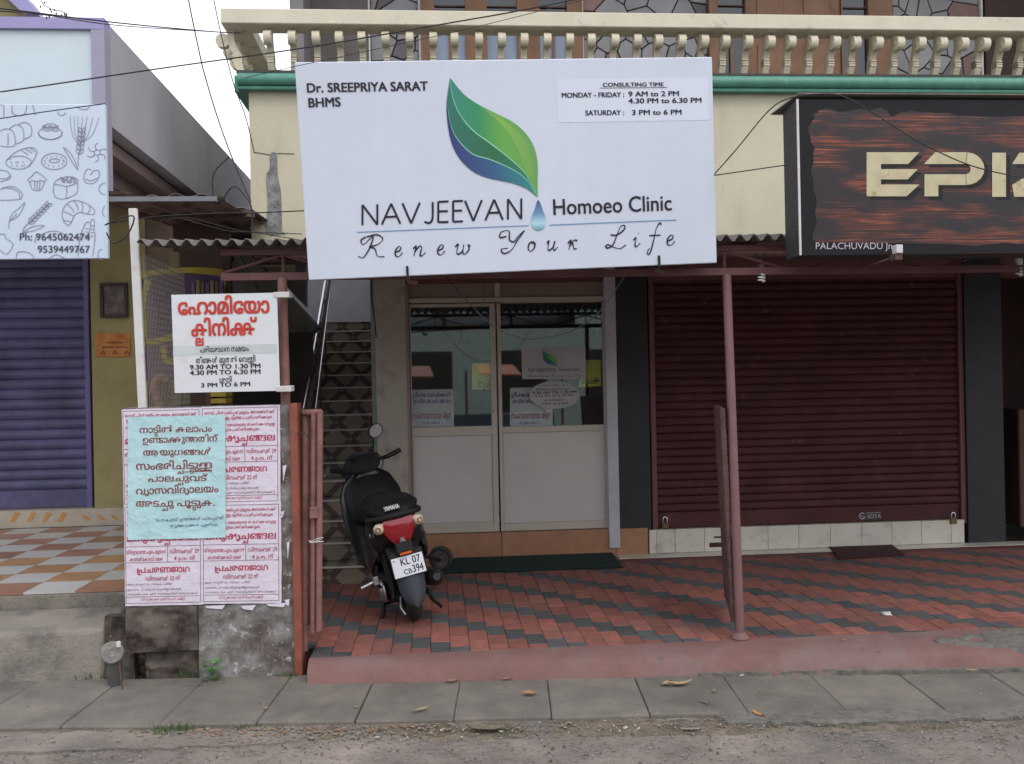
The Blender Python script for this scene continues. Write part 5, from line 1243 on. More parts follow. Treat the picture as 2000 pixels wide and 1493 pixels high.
# brown pot plant on the landing
# ================================================================== NOTICES ON THE DOOR
def notice(name, label, corners, mt, b, lines, cat='notice'):
    B = poster(name, label, corners, mt, b); B.o['category'] = cat
    gr = {}
    for s_, p0, p1, c_, b_, im in lines: B.text(gr.setdefault(im.name, (MB(), im))[0], s_, p0, p1, c_, b_, y=-.001)
    for k, (mb, im) in gr.items(): B.part('lettering', mb, im)
    return B
inkvi = M('violet_print', (.10, .05, .30), .6, bump=0)
wp = M('white_notice_paper', (.82, .78, .80), .7, var=.04, bump=.05)
yp = M('yellow_notice_paper', (.72, .68, .10), .7, var=.04, bump=.05)
gb_ = .09
for dx, lab, crn in ((0, 'white notice with violet and red writing behind the left glass pane', ((803, 763), (874, 760), (887, 790), (886, 833))), (193, 'white notice with violet and red writing behind the right glass pane', ((996, 757), (1066, 757), (1094, 785), (1091, 832)))):
    crn = ((803+dx, 762-dx*.02), (885+dx, 760-dx*.02), (887+dx, 833), (803+dx, 834))
    notice('notice', lab, crn, wp, gb_, (('ഗ്രീഷമ മെഡിക്കൽ', (806+dx, 776), (880+dx, 775), 6.5, B1, inkvi), ('കവിതാരചന മത്സരം'.replace('ത്സ', 'ത'), (808+dx, 788), (880+dx, 787), 6.5, B1, inkvi), ('സംവേദനാലയ മിത്ര', (805+dx, 818), (882+dx, 817), 9.5, B1, inkred), ('തൃക്കാക്കര', (822+dx, 829), (860+dx, 828), 4, B0, inkvi)))
notice('notice', 'yellow notice behind the left glass pane near the door handle', ((922, 710), (957, 709), (957, 761), (922, 762)), yp, gb_+.01, (('തൃപ', (933, 757), (956, 756), 12, B1, ink),))
notice('notice', 'yellow notice at the right edge behind the right glass pane', ((1136, 704), (1174, 703), (1174, 754), (1130, 757)), yp, gb_+.01, (('തൃപക്ക', (1136, 750), (1172, 749), 12, B1, ink),))
sg = notice('clinic_plaque', 'grey-white plaque with small green leaf on the right glass pane', ((1018, 679), (1143, 677), (1145, 740), (1020, 741)), M('grey_sticker_vinyl', (.40, .38, .37), .5, bump=0), .045,
            (('NAVJEEVAN', (1032, 727), (1084, 726), 7, B0, ink), ('Homoeo Clinic', (1093, 725), (1132, 724), 5, B1, ink), ('R e n e w  Y o u r  L i f e', (1034, 737), (1134, 736), 4.5, B0, ink)), 'plaque')
leaf_logo(sg, lambda x, y: (1060+(x-872)*.158, 683+(y-152)*.147), y0=-.001, nm='leaf_small')
ov = Board('sticker', 'grey-white oval sticker with consulting hours on the right glass pane', 'sticker', FR @ Matrix.Translation((A(1083, .043), .043, Z(1083, 772, .043))))
mb = MB(); pts = [ov.loc(1083+49*math.cos(t*math.pi/16), 772+27*math.sin(t*math.pi/16)) for t in range(32)]; mb.prism(pts, 0, .001, 'xz'); ov.part('oval', mb, M('grey_sticker_vinyl', (.4, .38, .37)))
mb = MB()
for s_, p0, p1, c_, b_ in (('CONSULTING TIME', (1052, 755), (1110, 754), 2.6, B0), ('MONDAY to FRIDAY :', (1047, 763), (1115, 762), 3.8, B1), ('9.30 AM TO 1.30 PM', (1040, 770), (1126, 768), 4.8, B2), ('4.30 PM to 6.30 PM', (1044, 776), (1120, 774), 3.8, B1), ('SATURDAY :', (1062, 784), (1102, 783), 3.6, B1), ('3 PM to 6 PM', (1057, 791), (1109, 790), 3.8, B1)): ov.text(mb, s_, p0, p1, c_, b_, y=-.001)
ov.part('lettering', mb, ink)
# things inside the clinic: orange curtain roll, desk, dark chair
single('desk', MB().box(ra+.2, rb-.4, 1.1, 1.7, zd, 1.15), M('dim_desk_wood', (.10, .07, .05), .6), (ra+.9, 1.4, zd), 'dark desk inside the clinic behind the glass', 'desk', bevel=.01)
ob = M('orange_tarpaulin', (.38, .11, .045), .6, var=.2, scale=12, bump=.3, bscale=12)
# ================================================================== DOOR MAT, FLOOR MAT
m0, m1 = G(880, 1088, .16), G(1205, 1082, .16); m2, m3 = G(1213, 1118, .16), G(860, 1125, .16)
mt_ = smooth2([(A(800, -.5, 1118), -.50), (m2[0]-.02, -.50), (m2[0], -.46), (m2[0]-.02, -.20), (m2[0]-.10, -.165), (A(800, -.3, 1090), -.165)], 1, True)
mx0, mx1 = A(860, -.3, 1100), A(1209, -.3, 1100)
single('doormat', MB().add([(mx0, -.50, .152), (mx1-.0, -.50, .152), (mx1+.0, -.17, .152), (mx0, -.17, .152), (mx0, -.50, .172), (mx1-.01, -.50, .170), (mx1-.03, -.17, .215), (mx0, -.17, .215)], [(0, 1, 2, 3), (4, 7, 6, 5), (0, 4, 5, 1), (1, 5, 6, 2), (2, 6, 7, 3), (3, 7, 4, 0)]), M('dark_green_coir_mat', (.012, .032, .026), 1, var=.4, scale=60, bump=.8, bscale=200), (A(1000, -.3), -.3, .152), 'dark green doormat in front of the clinic step', 'mat', bevel=.006)
q_ = [G(x, y, .16) for x, y in ((1618, 1068), (1740, 1064), (1768, 1084), (1640, 1092))]
single('floor_mat', MB().prism(q_, .156, .166, 'xy'), M('dark_red_mat', (.06, .018, .018), .95, var=.3, scale=40, bump=.5, bscale=150), (q_[0][0], q_[0][1], .156), 'dark red mat at the foot of the maroon shutter', 'mat')
# ================================================================== SCOOTER
def scooter():
    bx, by = G(812, 1210, .152); bx += .035; by -= .205
    bw_ = FR @ Vector((bx, by, .152))
    Mw = Matrix.Translation(bw_) @ Matrix.Rotation(R(16), 4, 'Z') @ Matrix.Rotation(R(-11.5), 4, 'Y')
    T = Thing('scooter', 'black scooter with red tail light and white number plate parked by the stairs', 'scooter', (0, 0, 0), None, Mw)
    gloss = M('scooter_gloss_black', (.014, .013, .014), .28, bump=0, var=.05, stain=(.022, .02, .019), sscale=7, sthr=.6, spec=.4, coat=.25)
    matt = M('scooter_matt_black', (.012, .012, .013), .6, spec=.25, bump=.02)
    seatm = M('seat_leatherette', (.010, .0095, .0095), .6, spec=.2, bump=.05, bscale=200)
    tyrem = M('tyre_rubber', (.03, .027, .025), .85, bump=.1)
    rimm = M('grey_wheel_rim', (.11, .11, .115), .5, metal=.5)
    chrome = M('scooter_metal', (.35, .35, .36), .35, metal=.8)
    grey = M('blue_grey_mudguard', (.045, .052, .065), .6, bump=.02)
    redl = M('red_tail_lens', (.26, .008, .014), .18, bump=0, var=.1, coat=.6)
    cl = M('clear_amber_lens', (.55, .45, .34), .18, bump=0, coat=.6); oran = M('orange_reflector', (.75, .14, .02), .3, bump=0)
    def p(n, mb, m, parent=None, **k):
        k.setdefault('smooth', True); return T.part(n, mb, m, parent, **k)
    RX = Matrix.Rotation(R(90), 4, 'Y')   # axis along x
    def wheel(nm, cx, cy, cz, r_, wd, steer=0, hubr=.5):
        X = Matrix.Translation((cx, cy, cz)) @ Matrix.Rotation(steer, 4, 'Z') @ RX
        prof = [(r_-wd*.45, -wd*.5)]+[(r_-wd*.45+wd*.45*math.cos(t), wd*.5*math.sin(t)) for t in [R(a) for a in (-75, -50, -25, 0, 25, 50, 75)]]+[(r_-wd*.45, wd*.5), (r_-wd*.75, wd*.42), (r_-wd*.75, -wd*.42), (r_-wd*.45, -wd*.5)]
        vs = []; fs = []; n = 36
        for rr0, h in prof[:-1]:
            for j in range(n): vs.append((rr0*math.cos(2*math.pi*j/n), rr0*math.sin(2*math.pi*j/n), h))
        k = len(prof)-1
        for i in range(k):
            for j in range(n): fs.append((i*n+j, i*n+(j+1) % n, ((i+1) % k)*n+(j+1) % n, ((i+1) % k)*n+j))
        w_ = p(nm, MB().lathe([(.02, -wd*.3), (r_-wd*.72, -wd*.22), (r_-wd*.72, wd*.22), (.02, wd*.3)], 24, X), rimm)
        p('tyre', MB().add(vs, fs, X), tyrem, w_)
        sp_ = MB()
        for a in range(5):
            X2 = X @ Matrix.Rotation(a*2*math.pi/5, 4, 'Z'); sp_.box(.03, r_-wd*.7, -.014, .014, -wd*.33, wd*.33, X2)
        p('spokes', sp_, rimm, w_); p('hub', MB().lathe([(.0, -wd*.4), (.04, -wd*.4), (.04, wd*.4), (.0, wd*.4)], 14, X), chrome, w_)
        return w_
    wheel('rear_wheel', 0, .215, .215, .215, .095)
    wheel('front_wheel', 0, 1.46, .215, .215, .085, R(28))
    # rear body: cowl from tail to seat front
    p('rear_body', MB().loft([((0, -.03, .60), .06, .03), ((0, .02, .595), .13, .07), ((0, .12, .56), .165, .11), ((0, .28, .52), .175, .15), ((0, .45, .49), .165, .17), ((0, .60, .47), .15, .18), ((0, .70, .44), .12, .16)], 28, 2.6), gloss)
    for s in (-1, 1):
        p('side_panel', MB().loft([((s*.15, .12, .50), .015, .05), ((s*.172, .28, .46), .02, .10), ((s*.172, .46, .42), .022, .13), ((s*.15, .63, .40), .02, .12)], 16, 2.3), gloss)
    p('seat', MB().loft([((0, .02, .685), .06, .02), ((0, .07, .705), .125, .05), ((0, .22, .725), .15, .06), ((0, .40, .715), .148, .055), ((0, .55, .70), .135, .05), ((0, .70, .71), .10, .04), ((0, .78, .72), .06, .02)], 24, 3), seatm)
    gr_ = smooth2([(-.13, .30, .665), (-.155, .12, .68), (-.12, -.02, .695), (0, -.06, .70), (.12, -.02, .695), (.155, .12, .68), (.13, .30, .665)], 4)
    p('grab_rail', MB().tube(gr_, .018, 10), matt)
    p('rear_pad', MB().loft([((0, -.05, .715), .07, .012, R(20)), ((0, -.01, .725), .125, .03), ((.01, .07, .735), .145, .04), ((.0, .2, .745), .14, .035), ((0, .3, .745), .10, .02)], 22, 2.6), seatm)
    # tail lamp, V shaped
    tl_ = [(-.110, .648), (-.06, .672), (.06, .672), (.110, .648), (.080, .60), (.045, .545), (0, .53), (-.045, .545), (-.085, .60)]
    rings = []
    def tailring(sc, y): return [(x*sc*1.12, y+.35*(x*x), .61+(z-.61)*sc*1.25) for x, z in smooth2(tl_, 3, True)]
    A_, B_, C_ = tailring(1, .0), tailring(.92, -.05), tailring(.5, -.068); n_ = len(A_)
    p('tail_light', MB().add(A_+B_+C_, [(i, (i+1) % n_, n_+(i+1) % n_, n_+i) for i in range(n_)]+[(n_+i, n_+(i+1) % n_, 2*n_+(i+1) % n_, 2*n_+i) for i in range(n_)]+[tuple(range(2*n_, 3*n_))]), redl)
    p('tail_badge', MB().box(-.012, .012, -.073, -.066, .545, .565).box(-.018, .018, -.07, -.064, .537, .547), chrome)
    for s in (-1, 1):
        Xm = Matrix.Translation((s*.115, -.035, .635)) @ Matrix.Rotation(R(s*-20), 4, 'Z') @ RX @ Matrix.Rotation(R(90), 4, 'X')
        Xm = Matrix.Translation((s*.118, -.03, .640)) @ Matrix.Rotation(R(s*12), 4, 'Z') @ Matrix.Rotation(R(90), 4, 'X')
        ind = p('indicator', MB().lathe([(.0, .036), (.016, .034), (.026, .027), (.031, .016), (.033, 0), (.026, -.02), (.0, -.02)], 20, Xm), cl)
        p('indicator_ring', MB().lathe([(.018, .034), (.014, .040), (.011, .040), (.011, .033)], 16, Xm), M('amber_ring', (.28, .16, .07), .3, bump=0), ind)
        p('indicator_arm', MB().box(-.005, .005, -.052, -.045, .0, .04, Matrix.Translation((s*.075, 0, .65)) @ Matrix.Rotation(R(s*60), 4, 'Y')), cl, ind)
    p('reflector', MB().box(-.037, .037, -.092, -.080, .468, .497), oran, bevel=.004)
    # number plate
    Xp = Matrix.Translation((.0, -.085, .40)) @ Matrix.Rotation(R(-12), 4, 'X')
    pl = p('number_plate', MB().box(-.094, .094, 0, .004, -.058, .058, Xp), M('white_plate', (.62, .64, .68), .35, bump=0, var=.03), smooth=False, bevel=.003)
    lt = MB()
    for s_, x0, x1, zb_, h in (('KL 07', -.042, .076, .008, .040), ('CB', -.036, .012, -.046, .028), ('394', .018, .082, -.046, .042)):
        V, F, wd = layout(s_, B1); xs_ = [v[0] for v in V]; a_, b_ = min(xs_), max(xs_)
        lt.add([(x0+(v[0]-a_)/(b_-a_)*(x1-x0), -.0015-v[2]*.00008, zb_+v[1]*h/.68) for v in V], F, Xp)
    p('plate_lettering', lt, ink, pl, smooth=False); p('plate_bolt', MB().lathe([(.007, -.003), (.005, .004), (0, .004)], 10, Xp @ Matrix.Translation((-.078, 0, .042)) @ Matrix.Rotation(R(90), 4, 'X')), chrome, pl)
    p('plate_holder', MB().box(-.10, .10, .005, .012, -.062, .09, Xp).box(-.05, .05, -.03, .02, .08, .14, Xp), matt, smooth=False, bevel=.004)
    # mudguard flap
    p('mudguard', MB().loft([((0, -.055, .36), .075, .012, R(-12)), ((0, -.075, .33), .08, .03, R(-12)), ((0, -.09, .27), .078, .03, R(-14)), ((0, -.095, .20), .06, .03, R(-14)), ((0, -.09, .165), .03, .012, R(-14))], 18, 3), grey) if 0 else None
    mud = MB(); vs = []; fs = []
    rows = [(.36, .085), (.30, .082), (.24, .076), (.19, .062), (.16, .04), (.148, .012)]
    for z, hw in rows:
        for i in range(9):
            u = -1+i/4; vs.append((u*hw, -.088+.045*u*u+(.36-z)*-.04, z))
    N_ = len(vs); vs += [(x, y+.006, z) for x, y, z in vs]
    for j in range(5):
        for i in range(8): k = j*9+i; fs += [(k, k+1, k+10, k+9), (N_+k, N_+k+9, N_+k+10, N_+k+1)]
    for i in range(8): fs += [(i, N_+i, N_+i+1, i+1), (45+i, 46+i, N_+46+i, N_+45+i)]
    for j in range(5): fs += [(j*9, j*9+9, N_+j*9+9, N_+j*9), (j*9+8, N_+j*9+8, N_+j*9+17, j*9+17)]
    mud.add(vs, fs); p('mudguard', mud, grey)
    p('inner_fender', MB().loft([((0, -.04, .42), .09, .05), ((0, .05, .47), .10, .06), ((0, .25, .49), .10, .05)], 16, 3), matt)
    # engine, exhaust, kick lever, stand
    p('engine', MB().loft([((-.06, .12, .22), .05, .07), ((-.075, .22, .22), .065, .085), ((-.08, .36, .23), .065, .09), ((-.05, .50, .25), .09, .09), ((0, .60, .27), .08, .07)], 18, 3), matt)
    p('crankcase_cover', MB().lathe([(0, .03), (.05, .028), (.07, .01), (.07, 0)], 20, Matrix.Translation((-.14, .22, .22)) @ Matrix.Rotation(R(-90), 4, 'Y')), chrome)
    p('exhaust', MB().tube([(.12, .62, .2), (.14, .45, .19), (.145, .30, .21), (.15, .0, .27), (.15, -.06, .285)], [.02, .025, .05, .050, .022], 14), blk)
    p('kick_lever', MB().tube([(-.15, .30, .20), (-.165, .18, .26), (-.18, .10, .31), (-.19, .06, .33), (-.19, .05, .36), (-.17, .03, .42)], .009, 8), matt)
    p('kick_pedal', MB().tube([(-.18, .055, .335), (-.285, .045, .315)], .010, 8), chrome)
    p('pedal_clamp', MB().box(-.21, -.175, .03, .07, .31, .36), chrome, smooth=False, bevel=.004)
    p('centre_stand', MB().tube([(-.12, .42, .18), (-.16, .34, .06), (-.2, .28, .01), (-.23, .25, .03)], .011, 8).tube([(.12, .42, .18), (.15, .34, .06), (.19, .28, .01)], .011, 8).tube([(-.14, .38, .10), (.14, .38, .10)], .009, 8), matt)
    p('brake_rod', MB().tube([(-.07, .05, .20), (-.09, -.01, .15), (-.075, -.03, .11)], .006, 8), chrome)
    p('shock_absorber', MB().tube([(-.10, .08, .25), (-.105, .16, .50)], .024, 12).tube([(-.10, .03, .30), (-.12, .0, .22), (-.13, .03, .19)], .008, 8), matt)
    # floorboard, front
    p('floorboard', MB().loft([((0, .66, .30), .14, .05), ((0, .80, .27), .17, .045), ((0, 1.0, .27), .18, .045), ((0, 1.14, .30), .18, .07)], 20, 4), matt)
    p('leg_shield', MB().loft([((0, 1.08, .30), .19, .03, R(75)), ((0, 1.11, .42), .215, .045, R(70)), ((0, 1.14, .56), .225, .06, R(68)), ((0, 1.16, .70), .215, .07, R(68)), ((0, 1.17, .80), .17, .06, R(68)), ((0, 1.16, .86), .09, .04, R(68))], 26, 2.8), gloss)
    p('glove_box', MB().loft([((0, 1.02, .58), .15, .05), ((0, 1.06, .62), .17, .14), ((0, 1.12, .66), .19, .17)], 20, 3), matt)
    p('key_lock', MB().lathe([(0, .01), (.018, .01), (.02, 0)], 12, Matrix.Translation((.06, 1.01, .68)) @ Matrix.Rotation(R(90), 4, 'X')), chrome)
    p('hanging_bag', MB().loft([((-.03, .96, .42), .10, .05), ((-.03, .98, .50), .15, .10), ((-.02, 1.0, .60), .16, .09)], 16, 2.4), seatm) if 0 else None
    p('front_fender', MB().loft([((0, 1.25, .36), .05, .05), ((0, 1.36, .46), .065, .04), ((0, 1.5, .47), .065, .04), ((0, 1.62, .38), .05, .03)], 16, 2.6), gloss)
    p('front_apron', MB().loft([((0, 1.22, .45), .12, .15), ((0, 1.30, .62), .12, .18), ((0, 1.30, .80), .09, .10)], 18, 2.6), gloss)
    # steering, turned
    Xs = Matrix.Translation((0, 1.14, -.04)) @ Matrix.Rotation(R(24), 4, 'Z')
    p('handlebar_cowl', MB().loft([((-.16, 0, .935), .03, .03), ((-.10, -.02, .95), .06, .05), ((0, -.03, .955), .12, .065), ((0, .05, .965), .10, .07), ((0, .12, .95), .05, .04)], 20, 2.8, Xs), matt)
    hb_ = p('handlebar', MB().tube([(-.20, 0, .95), (0, .02, .95), (.20, 0, .955)], .013, 10, True, Xs), matt)
    for s in (-1, 1):
        p('grip', MB().tube([(s*.20, 0, .952), (s*.30, -.035, .978)], [.017, .018], 12, True, Xs), blk)
        p('brake_lever', MB().tube([(s*.14, .03, .945), (s*.20, .06, .935), (s*.30, .035, .945)], .006, 8, True, Xs), chrome if s < 0 else matt)
        if s > 0:
            p('mirror_stem', MB().tube([(s*.10, .01, .97), (s*.10, 0, 1.03), (s*.12, -.01, 1.10)], .006, 8, True, Xs), matt)
            mo = Xs @ Matrix.Translation((s*.145, -.01, 1.155)) @ Matrix.Rotation(R(-22), 4, 'Y') @ Matrix.Scale(.78, 4, (0, 0, 1)) @ Matrix.Rotation(R(90), 4, 'X')
            mr = p('mirror', MB().lathe([(0, -.03), (.04, -.025), (.062, -.005), (.064, .008), (.058, .010)], 22, mo), matt)
            p('mirror_glass', MB().lathe([(0, .0105), (.055, .0105), (.055, .009), (0, .009)], 22, mo), M('mirror_face', (.16, .15, .145), .3, metal=1, bump=0), mr)
    for dx in (-.05, .04): p('brake_cable', MB().tube(smooth2([(dx, 1.12, .93), (dx*2.2, 1.02, .98), (dx*3, 1.0, .90), (dx*1.2, 1.06, .80)], 4), .004, 6), matt)
    for s in (-1, 1): p('panel_seam', MB().tube([(s*.176, .16, .515), (s*.193, .34, .50), (s*.190, .52, .46)], .0022, 6), matt)
    p('seat_lock', MB().lathe([(0, .006), (.012, .006), (.014, 0)], 12, Matrix.Translation((-.165, .06, .60)) @ Matrix.Rotation(R(-90), 4, 'Y')), chrome)
    # badge strip with lettering behind the seat
    Xb = Matrix.Translation((-.02, -.045, .742)) @ Matrix.Rotation(R(-32), 4, 'X')
    bdg = MB(); V, F, wd = layout('YAMAHA', B2)
    xs_ = [v[0] for v in V]; a_, b_ = min(xs_), max(xs_)
    bdg.add([(-.045+(v[0]-a_)/(b_-a_)*.09, -.012-v[2]*.00008, -.012+v[1]*.026/.68) for v in V], F, Xb)
    p('badge_lettering', bdg, M('silver_badge', (.60, .58, .58), .4, bump=0), smooth=False)
    p('badge_plate', MB().box(-.05, .05, -.011, .0, -.016, .018, Xb), matt, smooth=False)
    # auxiliary wheel at the right side
    sxw = Matrix.Translation((.335, .80, .19)) @ Matrix.Rotation(R(62), 4, 'Z')
    r_ = .085; wd = .045
    prof = [(r_-.015, -wd/2), (r_-.004, -wd*.4), (r_, 0), (r_-.004, wd*.4), (r_-.015, wd/2), (r_-.026, wd*.3), (r_-.026, -wd*.3)]
    X = sxw @ RX; vs = []; fs = []; n = 30; k = len(prof)
    for rr0, h in prof:
        for j in range(n): vs.append((rr0*math.cos(2*math.pi*j/n), rr0*math.sin(2*math.pi*j/n), h))
    for i in range(k):
        for j in range(n): fs.append((i*n+j, i*n+(j+1) % n, ((i+1) % k)*n+(j+1) % n, ((i+1) % k)*n+j))
    sw_ = p('support_wheel', MB().lathe([(0, -.022), (.012, -.026), (.018, -.012), (r_-.026, -.018), (r_-.026, .018), (.018, .012), (.012, .026), (0, .022)], 26, X), rimm)
    p('tyre', MB().add(vs, fs, X), tyrem, sw_)
    p('support_arm', MB().tube([(.12, .5, .28), (.22, .66, .26), (.32, .78, .19)], .014, 8), matt)
scooter()
# ================================================================== CABLES
def cable(label, pts, Y, r_, name='cable', grp=None):
    w_ = [Q(x, y, Y if not isinstance(Y, (list, tuple)) else Y[i]) for i, (x, y) in enumerate(pts)]
    w_ = smooth2([tuple(v) for v in w_], 6) if len(w_) > 2 else w_
    o0 = Vector(w_[0]); mb = MB().tube([Vector(v)-o0 for v in w_], r_, 6)
    o = mb.build(name, cablem, None, Matrix.Translation(o0), smooth=True); return props(o, label, 'cable', grp)
cable('thick overhead cable crossing from the left edge up over the signboard to the balcony', [(-200, 205), (0, 180), (300, 136), (600, 93), (850, 50), (1000, 24), (1150, -6)], 4.55, .0034)
cable('thin upper cable crossing in front of the lilac beam towards the balcony rail', [(-200, 0), (0, 17), (230, 45), (440, 64), (478, 62)], [4.6, 4.8, 5.6, 6.8, 7.2], .004)
cable('second thin cable running just below it over the lilac beam', [(-200, 10), (0, 22), (90, 30), (230, 50), (440, 64)], [4.6, 4.8, 5.2, 5.8, 6.8], .003)
cable('thin cable running under the thick overhead cable at the balcony rail', [(480, 152), (600, 125), (900, 60), (1140, 0), (1200, -15)], 4.6, .0016)
cable('cable crossing the bakery board diagonally', [(-200, 262), (0, 232), (100, 217), (205, 203)], 4.62, .0026)
cable('long thin cable dropping from the sky down to the tin roof', [(362, -40), (372, 20), (393, 120), (398, 140), (420, 215), (450, 300), (490, 395)], 6.2, .0045)
cable('thin frayed cable dropping beside the balcony corner', [(410, -40), (430, 60), (455, 160), (480, 230), (497, 300)], 6.9, .004)
cable('looped cable hanging over the grey side parapet', [(448, 306), (420, 335), (415, 365), (425, 400), (455, 365), (480, 385), (492, 410), (490, 450)], 6.0, .0045)
cable('horizontal cable at the foot of the cream wall left of the signboard', [(205, 437), (300, 424), (420, 417), (500, 416), (594, 412)], 5.3, .0035)
cable('looped cable beside the white post top', [(205, 440), (240, 425), (262, 425), (248, 460), (222, 475), (208, 455)], 4.9, .004)
cable('sagging cable hanging in front of the clinic door', [(870, 540), (905, 580), (960, 635), (1010, 657), (1055, 661), (1120, 645), (1170, 610), (1220, 540)], 5.15, .0032)
cable('short cable end dangling above the left door leaf', [(946, 540), (947, 575), (944, 588)], 5.2, .003)
cable('cable rising from the clinic signboard edge over the dark wooden sign', [(1395, 341), (1440, 290), (1500, 218), (1540, 193), (1600, 184), (1650, 190), (1720, 230), (1800, 280), (1900, 325), (2010, 350)], [5.0, 4.95, 4.85, 4.8, 4.78, 4.76, 4.75, 4.75, 4.75, 4.75], .0032)
cable('straight cable from the clinic signboard to the dark wooden sign', [(1395, 343), (1540, 322)], 5.0, .0032)
cable('black cable down the edge of the clinic pillar', [(726, 545), (726, 580), (731, 620), (735, 660)], 7.35, .006)
cable('loose cables under the left awning', [(440, 470), (470, 500), (500, 560), (530, 600), (555, 560)], 5.9, .004)
for dx, lab in ((0, 'tangle of thin cable above the corrugated awning edge, lower strand'), (25, 'tangle of thin cable above the corrugated awning edge, upper strand')):
    cable(lab, [(300+dx, 440-dx/3), (340+dx, 425), (400+dx, 440), (450+dx, 452), (500+dx, 455), (590, 470-dx/2)], 5.3, .0026)
# sprig of leaves at the top left
leafg = M('dark_green_leaf', (.05, .06, .03), .7, bump=0)  # one dark green for every leaf of the sprig
spg = Thing('plant_sprig', 'thin leafy sprig hanging against the sky above the lilac beam', 'plant', (0, 0, 0), None, Matrix.Translation(Q(100, 20, 5.6)))
tw_ = [Q(x, y, 5.6)-Q(100, 20, 5.6) for x, y in ((70, -30), (82, 5), (100, 18), (118, 22), (132, 28))]
spg.part('twig', MB().tube(smooth2([tuple(v) for v in tw_], 3), .003, 5), rustm)
rr = random.Random(4)
for x, y in ((80, 10), (89, 2), (98, 15), (102, 20), (108, 17), (110, 23), (118, 27), (124, 25), (128, 30), (131, 26), (90, 31), (97, 29)):
    c_ = Q(x, y, 5.6)-Q(100, 20, 5.6); a_ = rr.uniform(-2.4, -.8); l_ = .022; u = Vector((math.cos(a_), .3, math.sin(a_))); v = Vector((-math.sin(a_), 0, math.cos(a_)))
    spg.part('leaf', MB().add([c_, c_+u*l_*.5+v*l_*.28, c_+u*l_, c_+u*l_*.5-v*l_*.28], [(0, 1, 2, 3)]), leafg)
# ================================================================== LITTER, PLANTS, STONES
def dry_leaf(px, py, L, wd, ang, col, label, z=.055, curl=.25, name='dry_leaf', nm=None):
    a, b = G(px, py, z); p0 = FR @ Vector((a, b, z)); mb = MB(); N = 9; vs = []; fs = []
    for i in range(N+1):
        t = i/N; w_ = wd*math.sin(math.pi*min(1, t*.94+.06))**.8*(1-.3*t)*random.uniform(.88, 1.1); h = curl*L*(t-.5)**2*1.6
        for u in (-1, -.45, 0, .45, 1): vs.append(((t-.5)*L, u*w_/2+random.uniform(-.002, .002), .004+h+abs(u)*w_*curl*.6+random.uniform(0, .003)))
    for i in range(N):
        for j in range(4): k = i*5+j; fs.append((k, k+1, k+6, k+5))
    vs.append((L*.62, .002, .006)); fs.append((N*5+2, N*5+3, len(vs)-1))
    mb.add(vs, fs); o = mb.build(name, M('leaf_'+nm if nm else 'leaf_tan', col, .8, var=.25, scale=30), None, Matrix.Translation(p0) @ Matrix.Rotation(R(ang), 4, 'Z'), smooth=True)
    return props(o, label, 'leaf')
dry_leaf(1035, 1357, .07, .055, 10, (.34, .17, .07), 'round orange-brown dry leaf on the slabs in front of the clinic door', nm='orange')
dry_leaf(822, 1388, .10, .022, 35, (.30, .25, .15), 'long thin tan dry leaf lying slanted on the slab below the scooter', nm='tan')
dry_leaf(955, 1424, .17, .07, -5, (.15, .125, .085), 'largest grey-brown dry leaf lying at the slab edge on the road', z=.045, curl=.1, nm='greybrown')
dry_leaf(1300, 1338, .07, .035, 60, (.34, .24, .14), 'small upright tan leaf beside the big dry leaf near the curb', nm='tan2')
dry_leaf(1328, 1340, .14, .05, 15, (.33, .24, .14), 'big pale tan dry leaf on the slabs near the pole foot', curl=.4, nm='tan2')
dry_leaf(1482, 1400, .07, .03, -50, (.38, .17, .06), 'bright orange-brown leaf at the slab edge below the pole', z=.04, curl=.5, nm='orange2')
dry_leaf(884, 1332, .07, .03, 20, (.25, .17, .11), 'brown curled leaf at the foot of the red curb', nm='brown')
dry_leaf(1900, 1312, .07, .03, -10, (.38, .27, .17), 'pale leaf on the crumbled asphalt at the right', z=.08, nm='tan2')
dry_leaf(1648, 1252, .03, .02, 10, (.36, .22, .12), 'tiny dry leaf on the pavers right of the pole foot', z=.155, nm='tan2')
dry_leaf(1395, 1352, .05, .02, 80, (.24, .17, .12), 'small brown leaf on the slab right of the big dry leaf', nm='brown')
dry_leaf(697, 1383, .03, .02, 40, (.38, .30, .20), 'tiny pale leaf on the slab joint below the folded gate', nm='tan')
dry_leaf(990, 1328, .05, .02, 15, (.33, .24, .14), 'narrow tan leaf at the foot of the red curb below the door', nm='tan2')
dry_leaf(520, 1385, .04, .012, -20, (.32, .22, .14), 'thin light leaf on the slab below the poster wall', nm='tan2')
dry_leaf(1350, 1428, .10, .03, 5, (.24, .20, .15), 'ragged grey-tan leaf lying on the road below the pole', z=.03, nm='greytan')
dry_leaf(1378, 1375, .07, .015, -60, (.14, .11, .09), 'thin dark leaf on the slab left of the pole foot', nm='dark')
for px, py, lab in ((1732, 1200, 'crumpled white paper scrap on the charcoal paver stripe'), (1447, 1319, 'small bluish paper scrap at the curb below the pole')):
    a, b = G(px, py, .155 if py < 1300 else .056); p0 = FR @ Vector((a, b, .155 if py < 1300 else .056)); s_ = .03 if py < 1300 else .016
    bm = bmesh.new(); bmesh.ops.create_icosphere(bm, subdivisions=2, radius=s_)
    for v in bm.verts: v.co *= 1+.5*noise.noise(v.co*60); v.co.z = abs(v.co.z)*.5
    me = bpy.data.meshes.new('paper_scrap'); bm.to_mesh(me); bm.free(); me.materials.append(M('paper_white' if py < 1300 else 'paper_blue', (.55, .53, .48) if py < 1300 else (.3, .45, .52), .8))
    o = bpy.data.objects.new('paper_scrap', me); COL.objects.link(o); o.location = p0; props(o, lab, 'paper')
